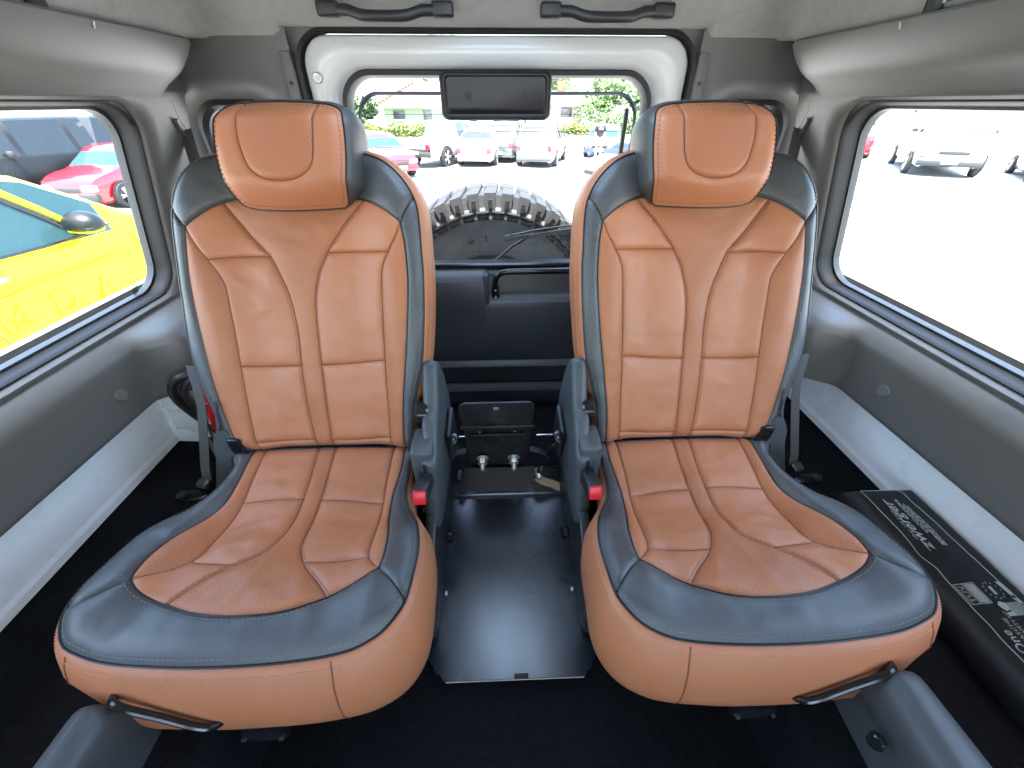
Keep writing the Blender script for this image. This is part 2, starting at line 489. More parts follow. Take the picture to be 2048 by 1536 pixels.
def side(sg, nm):
    X = lambda x: sg * x
    # carpeted wheel box shelf
    wb = box('wheel_box_' + nm, (X(0.64), 0.26, (ZB + ZF) / 2 - 0.002), (0.46, 1.72, ZB - ZF), 'carpet', bev=0.012)
    structure(wb, 'black carpeted wheel box shelf along the %s side wall' % nm)
    # painted side panel, with a folded lip along the shelf
    prof = [(0.835, ZB + 0.001), (0.838, ZB + 0.014), (0.846, ZB + 0.020), (W, ZB + 0.035), (W, -0.50), (0.90, -0.50), (0.90, ZB - 0.25)]
    ys = [-2.0, -0.6, 0.1, 0.5, 0.9, YR]
    wall = bridge('wall_' + nm, [[(X(p[0]), y, p[1]) for p in prof] for y in ys], 'white_paint', closed=False, cap0=False)
    structure(wall, 'white painted lower side wall panel on the %s' % nm)
    # lower trim: swept section that steps inwards near the rear
    def section(y):
        k = float(sm(y, 0.715, 0.775)) * 0.072
        e = float(sm(y, 0.70, 0.78)) * 0.012
        return [(W, -0.548), (0.808 - k * .6, -0.556), (0.799 - k, -0.552), (0.797 - k, -0.54), (0.788 - k * 1.1, -0.47), (0.776 - k, -0.432 + e), (0.7735 - k * .8, -0.420 + e),
                (0.776 - k * .5, -0.411 + e * .8), (0.785 - k * .2, -0.402 + e * .4), (0.800, -0.392), (0.8105, -0.388), (W, -0.387)]
    ys = [-2.0, -1.0, -0.5, 0, 0.2, 0.4, 0.55, 0.65] + [0.68 + 0.01 * i for i in range(16)] + [0.88, 0.95, 1.02, 1.09]
    bridge('lower_trim', [[(X(a), y, b) for a, b in section(y)] for y in ys], 'grey_trim', wall, closed=False, sharp=60, cap0=False)
    # end of the trim step (a closed rear face)
    # round screw cover
    yb = 0.655 if sg < 0 else 0.615
    bm = bm_cyl((X(0.803), yb, -0.487), (X(0.7855), yb, -0.485), 0.014, 0.0135, n=24, bev=0.002)
    bobj('screw_cover', bm, 'grey_trim', wall)
    # window surround: from the sill to the head, leaning inwards
    def P(y, z, off=0.0): return (X(wallx(z) + off), y, z)
    y0, y1, z0, z1 = -0.30, 0.957, -0.377, 0.004
    op = rrect((y0 + y1) / 2, (z0 + z1) / 2, y1 - y0, z1 - z0, 0.060, 10)
    cyy, czz = (y0 + y1) / 2, (z0 + z1) / 2
    outer = rect_around(op, 10, -0.62, 1.10, -0.395, 0.018)
    def shr(k): return [(cyy + (a - cyy) * (1 - k / 0.6285), czz + (b - czz) * (1 - k / 0.1905)) for a, b in op]
    mid = [((a * 0.25 + c * 0.75), (b * 0.25 + d * 0.75)) for (a, b), (c, d) in zip(outer, op)]
    bridge('window_surround', [[P(a, b, 0.004) for a, b in outer], [P(a, b, 0.0) for a, b in mid], [P(a, b, 0.004) for a, b in shr(-0.003)], [P(a, b, 0.014) for a, b in shr(0.0)], [P(a, b, 0.03) for a, b in shr(0.001)]], 'grey_trim', wall, sharp=70)
    bridge('window_seal', [[P(a, b, 0.016) for a, b in shr(-0.002)], [P(a, b, 0.014) for a, b in shr(0.003)], [P(a, b, 0.022) for a, b in shr(0.007)], [P(a, b, 0.036) for a, b in shr(0.006)], [P(a, b, 0.044) for a, b in shr(0.009)], [P(a, b, 0.056) for a, b in shr(0.010)]], 'rubber', wall, sharp=70)
    bridge('window_rail', [[P(a, b, 0.049) for a, b in shr(0.006)], [P(a, b, 0.047) for a, b in shr(0.0135)], [P(a, b, 0.062) for a, b in shr(0.015)]], 'seat_plastic', wall, sharp=70)
    g = shr(0.011)
    obj('window_pane', [P(a, b, 0.056) for a, b in g], [tuple(range(len(g)))], 'side_glass', wall, smooth=False)
    # etched maker's mark on the pane
    if sg < 0:
        yc_, zc_ = 0.8826, -0.3396
        ov = [P(yc_ + 0.0105 * math.cos(t) * 1.0, zc_ + 0.0062 * math.sin(t), 0.0545) for t in [2 * math.pi * k / 24 for k in range(24)]]
        tube('glass_mark', ov, 0.0007, 'glass_mark', wall, n=5, closed=True)
        for dz, ya_, yb2 in ((0.0017, -0.006, 0.006), (-0.0017, -0.006, 0.005), (-0.0100, -0.009, 0.010), (-0.0128, -0.009, 0.006), (-0.0156, -0.009, 0.008), (-0.0184, -0.006, 0.008), (-0.0212, -0.009, 0.003)):
            n_ = 5
            for q in range(n_):
                a0_ = ya_ + (yb2 - ya_) * q / n_
                tube('glass_mark', [P(yc_ + a0_, zc_ + dz, 0.0545), P(yc_ + a0_ + (yb2 - ya_) / n_ * 0.7, zc_ + dz, 0.0545)], 0.0009, 'glass_mark', wall, n=4)
    else:
        for q in range(5):
            yy_, zz_ = 0.8720 + 0.005 * math.cos(q * 2.4), -0.3414 + 0.0035 * math.sin(q * 2.4)
            tube('glass_mark', [P(yy_, zz_, 0.0545), P(yy_ + 0.002, zz_ + 0.0006, 0.0545)], 0.0010, 'glass_mark', wall, n=4)
    # sliding pane divider
    dv = bm_box((0, 0, 0), (0.022, 0.035, 0.35), 0.004)
    ang = math.atan2(0.10, 0.36) * sg * -1
    bmesh.ops.transform(dv, matrix=Matrix.Translation((X(wallx(-0.18) + 0.047), 0.405 if sg > 0 else 0.36, -0.183)) @ Matrix.Rotation(ang, 4, 'Y'), verts=dv.verts)
    bobj('window_divider', dv, 'rubber', wall)
    # upper trim beam
    def beam(y):
        k = float(sm(y, 1.0, 1.085))
        pts = [(0.74, 0.004), (0.705, 0.004), (0.698, 0.010), (0.676, 0.029), (0.656, 0.041), (0.645, 0.0475), (0.636, 0.054), (0.622, 0.068), (0.610, 0.083), (0.602, 0.095), (0.600, 0.099), (0.604, 0.103), (0.66, 0.112)]
        return [(a + k * k * 0.05, b + (0.05 - b) * 0.25 * k * k) for a, b in pts]
    ys = [-2.0, -1.0, -0.3, 0.2, 0.6, 0.9, 0.98, 1.0, 1.02, 1.04, 1.06, 1.075, 1.085, 1.092]
    bridge('upper_trim', [[(X(a), y, b) for a, b in beam(y)] for y in ys], 'grey_trim', wall, closed=False, sharp=50)
    # small hook on the beam
    box('hook', (X(0.603), 0.80 if sg < 0 else 0.765, 0.094), (0.004, 0.003, 0.009), 'steel', wall, bev=0.001, rot=rotm(y=-25 * sg))
    # belt outlet: dark crescent slot with a raised lip
    cc = [(1.043, 0.000), (1.046, -0.022), (1.056, -0.042), (1.073, -0.058), (1.088, -0.064), (1.084, -0.052), (1.070, -0.036), (1.058, -0.016), (1.052, 0.002)]
    cs = crom(cc, 0.004, True)
    bridge('belt_slot', [[P(a, b, 0.002) for a, b in cs], [P(1.062 + (a - 1.062) * .92, -0.03 + (b + 0.03) * .92, 0.012) for a, b in cs]], 'rubber', wall, cap1=True)
    lip = crom([(1.045, -0.030), (1.056, -0.048), (1.074, -0.064), (1.092, -0.069)], 0.004)
    tube('slot_lip', [P(a, b, -0.002) for a, b in lip], 0.0045, 'grey_trim', wall)
    # alpine window in the upright part of the roof side
    return wall

wl = side(-1, 'left')
wr = side(1, 'right')

def rrx(w_, h_, r, z): return [(a, b, z - 0.018 * max(0, (b - 0.5) / 0.4)) for a, b in rrect(0, 0.70, w_, h_, r, 6)]
# headliner: roof skin with upright sides holding the alpine windows
def roof_z(y, e=0.110): return float(np.interp(y, [-2.2, 0.5, 0.85, 0.98, 1.05, 1.09, 1.115, 1.125], [0.235, 0.235, 0.222, 0.196, 0.166, 0.142, max(0.122, e + .002), e]))
hx_ = [-0.70, -0.66, -0.635, -0.625, -0.62, -0.612, -0.59, -0.55, -0.48, -0.475, -0.465, -0.455, -0.42, -0.3, -0.17, -0.1, 0.0, 0.1, 0.17, 0.3, 0.42, 0.455, 0.465, 0.475, 0.48, 0.55, 0.59, 0.612, 0.62, 0.625, 0.635, 0.66, 0.70]
def hz_(x, y):
    zt = roof_z(y, 0.110 + 0.020 * (1 - float(sm(abs(x), 0.455, 0.475))))
    f = {0.70: 0.0, 0.66: 0.02, 0.635: 0.06, 0.625: 0.12, 0.62: 0.30, 0.612: 0.75, 0.59: 0.90, 0.55: 0.96, 0.48: 0.99}.get(round(abs(x), 3), 1.0)
    lo = 0.098 if y < 1.0 else 0.098 + 0.012 * float(sm(y, 1.0, 1.125))
    return lo + (zt - lo) * f
hy_ = [-2.2, -1.5, -0.8, -0.2, 0.10, 0.3, 0.5, 0.60, 0.70, 0.74, 0.8, 0.90, 0.93, 0.96, 1.0, 1.03, 1.06, 1.08, 1.10, 1.115, 1.125]
vs = [(x, y, hz_(x, y)) for y in hy_ for x in hx_]
nx = len(hx_)
fs = []
for j in range(len(hy_) - 1):
    for i in range(nx - 1):
        ax = (hx_[i] + hx_[i + 1]) / 2; ay = (hy_[j] + hy_[j + 1]) / 2
        if abs(ax) < 0.17 and 0.50 < ay < 0.90: continue          # opening for the added roof hatch
        if 0.611 < abs(ax) < 0.626 and 0.10 < ay < 0.74: continue
        fs.append((j * nx + i, j * nx + i + 1, (j + 1) * nx + i + 1, (j + 1) * nx + i))
ceil = obj('ceiling', vs, fs, 'headliner', sharp=60)
structure(ceil, 'light grey felt headliner of the roof')
# opaque outer roof skin over it, with an unseen hatch added to light the floor plate through a blue translucent blind
rk = bmesh.new()
bm_box((0, -0.85, 0.262), (1.44, 2.70, 0.01), 0, bm=rk)
bm_box((0, 1.035, 0.262), (1.44, 0.27, 0.01), 0, bm=rk)
for sg in (-1, 1): bm_box((sg * 0.445, 0.70, 0.262), (0.55, 0.40, 0.01), 0, bm=rk)
bobj('roof_skin', rk, 'white_paint', ceil, smooth=False)
obj('added_hatch_diffuser', [(-0.172, 0.495, 0.246), (0.172, 0.495, 0.246), (0.172, 0.905, 0.232), (-0.172, 0.905, 0.232)], [(0, 1, 2, 3)], 'hatch_diffuser', ceil, smooth=False)
bridge('added_hatch_frame', [rrx(0.36, 0.42, 0.02, 0.236), rrx(0.34, 0.40, 0.02, 0.226), rrx(0.325, 0.385, 0.02, 0.244)], 'grey_trim', ceil)
for sg in (-1, 1):
    g = []
    for y in (0.10, 0.74):
        g += [(sg * 0.628, y, 0.105), (sg * 0.613, y, 0.215)]
    obj('roof_window', g, [(0, 1, 3, 2)], 'side_glass', ceil, smooth=False)
    tube('roof_window_seal', [(sg * 0.622, 0.742, 0.104), (sg * 0.616, 0.742, 0.165), (sg * 0.606, 0.738, 0.203)], 0.011, 'rubber', ceil, n=8)
    tube('headliner_seam', [(sg * 0.672, 1.118, 0.114), (sg * 0.648, 1.06, 0.121), (sg * 0.628, 0.98, 0.13), (sg * 0.61, 0.9, 0.17)], 0.0012, 'grey_trim', ceil, n=6)

# rear wall panels either side of the door, with quarter windows
rear = []
for sg, nm in ((-1, 'left'), (1, 'right')):
    xi, xo = 0.452, 0.80
    q = [(a, b) for a, b in rrect(0.613, -0.20, 0.206, 0.410, 0.06, 8)]
    out = rect_around(q, 8, xi, xo, -0.90, 0.136)
    # outer surround, raised lip, reveal
    def ring(k, yy): return [(sg * (0.613 + (a - 0.613) * (1 + k / 0.103)), yy, -0.20 + (b + 0.20) * (1 + k / 0.205)) for a, b in q]
    o = bridge('rear_wall_' + nm, [[(sg * a, YR, b) for a, b in out], ring(0.042, YR), ring(0.034, YR - 0.006), ring(0.012, YR + 0.004), ring(0.0, YR + 0.012), ring(-0.004, YR + 0.04)], 'grey_trim', sharp=60)
    structure(o, 'grey rear wall panel %s of the rear door' % nm)
    bridge('quarter_seal', [ring(0.001, YR + 0.010), ring(-0.010, YR + 0.006), ring(-0.018, YR + 0.016), ring(-0.020, YR + 0.04)], 'rubber', o)
    rg = ring(-0.018, YR + 0.03)
    obj('quarter_pane', rg, [tuple(range(len(rg)))], 'side_glass', o, smooth=False)
    # flange strip with a screw next to the door
    box('flange', (sg * 0.462, YR - 0.004, -0.02), (0.022, 0.012, 0.22), 'grey_trim', o, bev=0.003)
    cyl('screw', (sg * 0.462, YR - 0.013, 0.035), (sg * 0.462, YR - 0.008, 0.035), 0.004, 'rubber', o, n=12)
    rear.append(o)
jl = rrect(0.002, -0.415, 0.890, 1.080, 0.070, 10)
bridge('door_jamb', [[(a, YR + 0.024, b) for a, b in rect_around(jl, 10, -0.52, 0.52, -0.99, 0.17)], [(a, YR + 0.024, b) for a, b in jl]], 'grey_trim', rear[0], sharp=0)
# closed outer skin behind the trims, seen only as the dark behind the gaps
for sg in (-1, 1):
    sk = bmesh.new()
    bm_box((sg * 0.92, -0.4, -0.67), (0.02, 3.2, 0.60), 0, bm=sk)
    bm_box((sg * 0.82, 0.97, 0.13), (0.02, 0.36, 0.27), 0, bm=sk)
    bm_box((sg * 0.72, 1.155, 0.17), (0.56, 0.02, 0.16), 0, bm=sk)
    bm_box((sg * 0.87, 1.155, -0.4), (0.13, 0.02, 1.2), 0, bm=sk)
    bm_box((sg * 0.66, 0.97, 0.262), (0.36, 0.40, 0.02), 0, bm=sk)
    bm_box((sg * 0.79, -0.4, 0.045), (0.16, 3.1, 0.02), 0.004, bm=sk)      # unseen roof gutter, added to keep direct sun off the sills
    bobj('body_skin', sk, 'grey_trim', wl if sg < 0 else wr, smooth=False)
    box('corner_filler', (sg * 0.752, 1.05, 0.064), (0.09, 0.15, 0.10), 'grey_trim', wl if sg < 0 else wr, bev=0.006, seg=3)
# rear cross member under the door
o = box('rear_sill', (0, YR + 0.02, -0.93), (1.7, 0.10, 0.16), 'door_card', bev=0.01)
structure(o, 'dark sill under the rear door')
# front end of the cabin, out of the picture: pillars, bulkhead and dashboard that frame the windscreen
fr = bmesh.new()
for sg in (-1, 1):
    bm_box((sg * 0.76, -0.50, -0.17), (0.10, 0.14, 0.46), 0.02, bm=fr)
    bm_box((sg * 0.74, -1.85, -0.12), (0.09, 0.10, 0.66), 0.02, bm=fr)
    bm_box((sg * 0.80, -1.3, -0.64), (0.10, 1.5, 0.50), 0.02, bm=fr)
bm_box((0, -1.85, -0.65), (1.6, 0.25, 0.55), 0.05, bm=fr)
o = bobj('front_bulkhead', fr, 'grey_trim')
structure(o, 'front bulkhead and pillars of the cabin')

# ------------------------------------------------------------------ upholstered pads
TH = R(20)
BD = np.array([0, math.sin(TH), math.cos(TH)]); BN = np.array([0, -math.cos(TH), math.sin(TH)]); B0 = np.array([0, 0.60, -0.60])
SX = 0.37
def hb(a, s): return 0.026 * sm(np.abs(a), .09, .18) + 0.010 * np.sin(np.pi * np.clip(s / .55, 0, 1))
YZ = np.array([(.10, -.575), (.188, -.565), (.21, -.555), (.24, -.550), (.28, -.560), (.33, -.578), (.43, -.612), (.52, -.608), (.62, -.592), (.7, -.58)])
def zcs(y): return np.mean([np.interp(np.asarray(y) + d, YZ[:, 0], YZ[:, 1]) for d in np.linspace(-.02, .02, 9)], axis=0)
def hc(a, y): return zcs(y) + .024 * sm(np.abs(a), .11, .19) * sm(y, .16, .30) * (1 - .7 * sm(y, .45, .6))
def hh(a, s): return 0.060 + 0.010 * (1 - (np.asarray(a - 0.014) / 0.105) ** 2) - 0.030 * (1 - sm(s, 0.462, 0.515)) - 0.016 * sm(s, .592, .622)

def seg_dist(P, polys):
    """distance from each point of P to the nearest segment of the polylines"""
    best = np.full(len(P), 9.0)
    for pl in polys:
        A = np.array(pl[:-1]); Bq = np.array(pl[1:])
        d = Bq - A
        L2 = (d * d).sum(1) + 1e-12
        for i0 in range(0, len(P), 4000):
            Q = P[i0:i0 + 4000]
            t = np.clip(((Q[:, None, :] - A[None]) * d[None]).sum(2) / L2[None], 0, 1)
            r = Q[:, None, :] - (A[None] + t[..., None] * d[None])
            best[i0:i0 + 4000] = np.minimum(best[i0:i0 + 4000], np.sqrt((r * r).sum(2)).min(1))
    return best

def inside(P, poly):
    poly = np.array(poly); x, y = P[:, 0], P[:, 1]
    res = np.zeros(len(P), bool)
    j = len(poly) - 1
    for i in range(len(poly)):
        xi, yi = poly[i]; xj, yj = poly[j]
        c = ((yi > y) != (yj > y)) & (x < (xj - xi) * (y - yi) / (yj - yi + 1e-15) + xi)
        res ^= c
        j = i
    return res

def snap_end(seam, others, k):
    p = np.array(seam[k]); best = None
    for pl in others:
        A = np.array(pl[:-1]); Bq = np.array(pl[1:]); d = Bq - A
        t = np.clip(((p - A) * d).sum(1) / ((d * d).sum(1) + 1e-12), 0, 1)
        q = A + t[:, None] * d
        r = np.linalg.norm(q - p, axis=1); i = r.argmin()
        if best is None or r[i] < best[0]: best = (r[i], q[i])
    if best[0] < 0.02:
        nb = np.array(seam[1] if k == 0 else seam[-2])
        q = best[1]; dirv = q - nb; dirv = dirv / (np.linalg.norm(dirv) + 1e-9)
        seam[k] = q + dirv * 0.0012
    return seam

class Pad:
    def __init__(self, sg, kind, base, outline, seams, puff=0.006, lam=0.014, rim=0.010, seed=1, grid=0.0055, wr=0.0016):
        self.sg, self.kind, self.base = sg, kind, base
        self.puff, self.lam, self.rim, self.seed, self.wr = puff, lam, rim, seed, wr
        self.out = [np.array(p) for p in crom(outline, 0.007, True)]
        sd = {k: [np.array(p) for p in crom(v, 0.006)] for k, v in seams.items()}
        closed = self.out + [self.out[0]]
        names = list(sd)
        for k in names:
            oth = [sd[j] for j in names if j != k] + [closed]
            sd[k] = snap_end(sd[k], oth, 0); sd[k] = snap_end(sd[k], oth, -1)
        self.seams = sd
        self.polys = list(sd.values())
        O = np.array(self.out)
        x0, y0 = O.min(0); x1, y1 = O.max(0)
        pts = []
        j = 0; yy = y0
        while yy < y1:
            xx = x0 + (grid / 2 if j % 2 else 0)
            while xx < x1:
                pts.append((xx, yy)); xx += grid
            yy += grid * 0.87; j += 1
        pts = np.array(pts)
        pts = pts[inside(pts, O)]
        dd = np.minimum(seg_dist(pts, self.polys), seg_dist(pts, [closed]))
        pts = pts[dd > 0.0042]
        # rows of points hugging each seam keep the grooves crisp
        extra = []
        for pl in self.polys:
            for i in range(len(pl)):
                t = pl[min(i + 1, len(pl) - 1)] - pl[max(i - 1, 0)]
                t = t / (np.linalg.norm(t) + 1e-9)
                nn = np.array((-t[1], t[0]))
                extra += [pl[i] + nn * 0.0017, pl[i] - nn * 0.0017]
        extra = np.array(extra)
        extra = extra[inside(extra, O)]
        de = seg_dist(extra, self.polys)
        extra = extra[(de > 0.0013) & (seg_dist(extra, [closed]) > 0.002)]
        V = [Vector(p) for p in self.out]; E = [(i, (i + 1) % len(V)) for i in range(len(V))]
        for pl in self.polys:
            s = len(V); V += [Vector(p) for p in pl]; E += [(s + i, s + i + 1) for i in range(len(pl) - 1)]
        nC = len(E)
        V += [Vector(p) for p in pts] + [Vector(p) for p in extra]
        vv, ee, ff, ov, oe, of = delaunay_2d_cdt(V, E, [], 0, 1e-5)
        P = np.array([tuple(v) for v in vv])
        con = set()
        for e, src in zip(ee, oe):
            if len(src): con.add((min(e), max(e)))
        F = np.array(ff)
        cen = P[F].mean(1)
        keep = inside(cen, O)
        F = F[keep]; cen = cen[keep]
        # flood fill the panels between the seams
        em = {}
        for fi, f in enumerate(F):
            for a, b in ((f[0], f[1]), (f[1], f[2]), (f[2], f[0])):
                em.setdefault((min(a, b), max(a, b)), []).append(fi)
        reg = np.full(len(F), -1); r = 0
        adj = [[] for _ in F]
        for k, l in em.items():
            if len(l) == 2 and k not in con:
                adj[l[0]].append(l[1]); adj[l[1]].append(l[0])
        for i in range(len(F)):
            if reg[i] >= 0: continue
            st = [i]; reg[i] = r
            while st:
                c = st.pop()
                for q in adj[c]:
                    if reg[q] < 0: reg[q] = r; st.append(q)
            r += 1
        self.P, self.F, self.cen, self.reg, self.nreg = P, F, cen, reg, r
        self.H = self.height(P)
        self.XYZ = self.map(P, self.H)

    def height(self, P):
        P = np.asarray(P, float)
        d = seg_dist(P, self.polys)
        do = seg_dist(P, [self.out + [self.out[0]]])
        dm = np.minimum(d, do)
        h = self.base(P[:, 0], P[:, 1])
        h = h + self.puff * (1 - np.exp(-dm / self.lam)) - 0.0030 * np.exp(-(d / 0.0015) ** 2)
        h = h - self.rim * (1 - np.clip(do / 0.022, 0, 1)) ** 2
        # soft wrinkles and dents of the stuffed leather
        n1 = np.array([noise.fractal(Vector((p[0] * 11 + self.seed, p[1] * 15, self.seed * 1.7)), 0.9, 2.0, 3) for p in P])
        n2 = np.array([noise.noise(Vector((p[0] * 45 + 3 * noise.noise(Vector((p[0] * 9, p[1] * 9, 2.0 + self.seed))), p[1] * 16, self.seed * 3.1))) for p in P])
        fade = np.clip(do / 0.03, 0, 1) * np.clip(d / 0.012, 0.15, 1)
        h = h + self.wr * fade * (n1 * 1.1 + 0.45 * np.maximum(n2, 0) ** 2)
        if self.kind == 'cushion':
            # creases fanning out towards the front edge, and short cross creases where the seat folds
            a_, y_ = P[:, 0], P[:, 1]
            th = np.arctan2(a_, 0.47 - y_)
            wob = np.array([noise.noise(Vector((p[0] * 8, p[1] * 8, 5.0 + self.seed))) for p in P])
            fan = np.maximum(np.sin(th * 19 + self.seed + 3 * wob), 0) ** 2 * sm(y_, .25, .28) * (1 - sm(y_, .31, .36)) * (1 - sm(np.abs(a_), .10, .16))
            crs = np.maximum(np.sin(y_ * 150 + 40 * np.abs(a_) + 5 * wob), 0) ** 3 * sm(np.abs(a_), .03, .07) * (1 - sm(np.abs(a_), .11, .15)) * sm(y_, .34, .38) * (1 - sm(y_, .44, .50))
            sid = np.maximum(np.sin(y_ * 95 + 6 * wob + self.seed), 0) ** 3 * sm(np.abs(a_), .13, .15) * (1 - sm(np.abs(a_), .165, .185)) * sm(y_, .40, .46)
            h = h + np.clip(d / 0.008, 0.1, 1) * (0.0022 * fan + 0.0011 * crs + 0.0016 * sid)
        elif self.kind == 'backrest':
            a_, y_ = P[:, 0], P[:, 1]
            dn = np.exp(-(((a_ + .085) / .035) ** 2)) * np.exp(-(((y_ - .300 - .25 * (a_ + .085)) / .012) ** 2)) + 0.8 * np.exp(-(((a_ + .115) / .018) ** 2)) * np.exp(-(((y_ - .345 + .8 * (a_ + .115)) / .010) ** 2))
            if self.sg < 0: h = h + 0.0026 * dn * np.clip(d / 0.01, 0, 1)
        return h

    def map(self, P, H):
        P = np.asarray(P, float)
        X = self.sg * (SX - P[:, 0])
        if self.kind == 'cushion':
            return np.stack([X, P[:, 1], H], 1)
        Q = B0[None] + P[:, 1:2] * BD[None] + np.asarray(H)[:, None] * BN[None]
        Q = Q.copy(); Q[:, 0] = X
        return Q

    def panel(self, name, seed, m, parent):
        c = ((self.cen - np.array(seed)) ** 2).sum(1).argmin()
        r = self.reg[c]
        F = self.F[self.reg == r]
        ids, inv = np.unique(F, return_inverse=True)
        F = inv.reshape(-1, 3)
        V = self.XYZ[ids]
        n = np.cross(V[F[:, 1]] - V[F[:, 0]], V[F[:, 2]] - V[F[:, 0]]).sum(0)
        want = np.array((0, 0, 1.0)) if self.kind == 'cushion' else BN
        if n @ want < 0: F = F[:, ::-1]
        self.reg[self.reg == r] = -2
        uv = self.P[ids] + 5.0
        return obj(name, V, [tuple(int(i) for i in f) for f in F], m, parent, uv=uv, sharp=0)

    def line(self, pl, off=0.0, lift=0.0):
        pl = [np.array(p) for p in pl]
        Q = []
        for i in range(len(pl)):
            t = pl[min(i + 1, len(pl) - 1)] - pl[max(i - 1, 0)]
            t = t / (np.linalg.norm(t) + 1e-9)
            Q.append(pl[i] + np.array((-t[1], t[0])) * off)
        Q = np.array(Q)
        return self.map(Q, self.height(Q) + lift)

    def stitches(self, name, items, m, parent, dash=0.0042, gap=0.0026):
        vs, fs = [], []
        for pl, off in items:
            L = self.line(crom(pl, 0.0015), off, 0.0003)
            acc = np.concatenate([[0], np.cumsum(np.linalg.norm(np.diff(L, axis=0), axis=1))])
            t = 0.002
            nrm = np.array((0, -.25, .97)) if self.kind == 'cushion' else BN
            while t + dash < acc[-1]:
                p = np.array([np.interp(t, acc, L[:, i]) for i in range(3)])
                q = np.array([np.interp(t + dash, acc, L[:, i]) for i in range(3)])
                d = (q - p) / (np.linalg.norm(q - p) + 1e-9)
                s_ = np.cross(d, nrm); s_ = s_ / (np.linalg.norm(s_) + 1e-9) * 0.0005
                k = len(vs)
                up = nrm * 0.0009
                mid = (p + q) / 2
                vs += [p - s_, p + s_, q + s_, q - s_, mid - s_ * .8 + up, mid + s_ * .8 + up]
                fs += [(k, k + 1, k + 5, k + 4), (k + 4, k + 5, k + 2, k + 3), (k, k + 4, k + 3), (k + 1, k + 2, k + 5)]
                t += dash + gap
        o = obj(name, vs, fs, m, parent, smooth=False)
        o['kind'] = 'stuff'
        return o

    def piping(self, name, pls, m, parent, r=0.0016, lift=0.0012):
        bm = bmesh.new()
        for pl, cl in pls:
            L = self.line(pl, 0, lift)
            bm_tube([Vector(p) for p in L], r, 6, bm, cl)
        return bobj(name, bm, m, parent)

    def gusset(self, name, rings, m, parent, zbot=None, back=True):
        """side band from the outline: rings of (outward, depth fraction or metres)"""
        O = np.array(self.out); n = len(O)
        T = np.roll(O, -1, 0) - np.roll(O, 1, 0)
        T /= np.linalg.norm(T, axis=1)[:, None]
        N = np.stack([T[:, 1], -T[:, 0]], 1)
        area = 0.5 * np.sum(O[:, 0] * np.roll(O[:, 1], -1) - np.roll(O[:, 0], -1) * O[:, 1])
        if area < 0: N = -N
        for _ in range(4): N = (N + np.roll(N, 1, 0) + np.roll(N, -1, 0)); N /= np.linalg.norm(N, axis=1)[:, None]
        H0 = self.height(O) - 0.0006
        loops = []
        for o_, d_ in rings:
            Q = O + N * (o_(O)[:, None] if callable(o_) else o_)
            if zbot is not None: H = H0 + (zbot - H0) * d_
            else: H = H0 - d_
            ph = np.array([noise.noise(Vector((p[0] * 14, p[1] * 14, d_ * 9 + self.seed))) for p in O]) * 0.0012 * min(1, abs(d_) * 6)
            Q = Q + N * ph[:, None]
            loops.append(self.map(Q, H))
        self.gl = loops
        o = bridge(name, [[tuple(p) for p in l] for l in loops], m, parent, cap1=back, sharp=0)
        me = o.data
        # make the band face outwards
        me.update()
        cen = np.mean(loops[0], 0)
        f = me.polygons[len(me.polygons) // 4]
        if np.dot(np.array(f.normal), np.array(f.center) - cen) < 0: me.flip_normals()
        return o

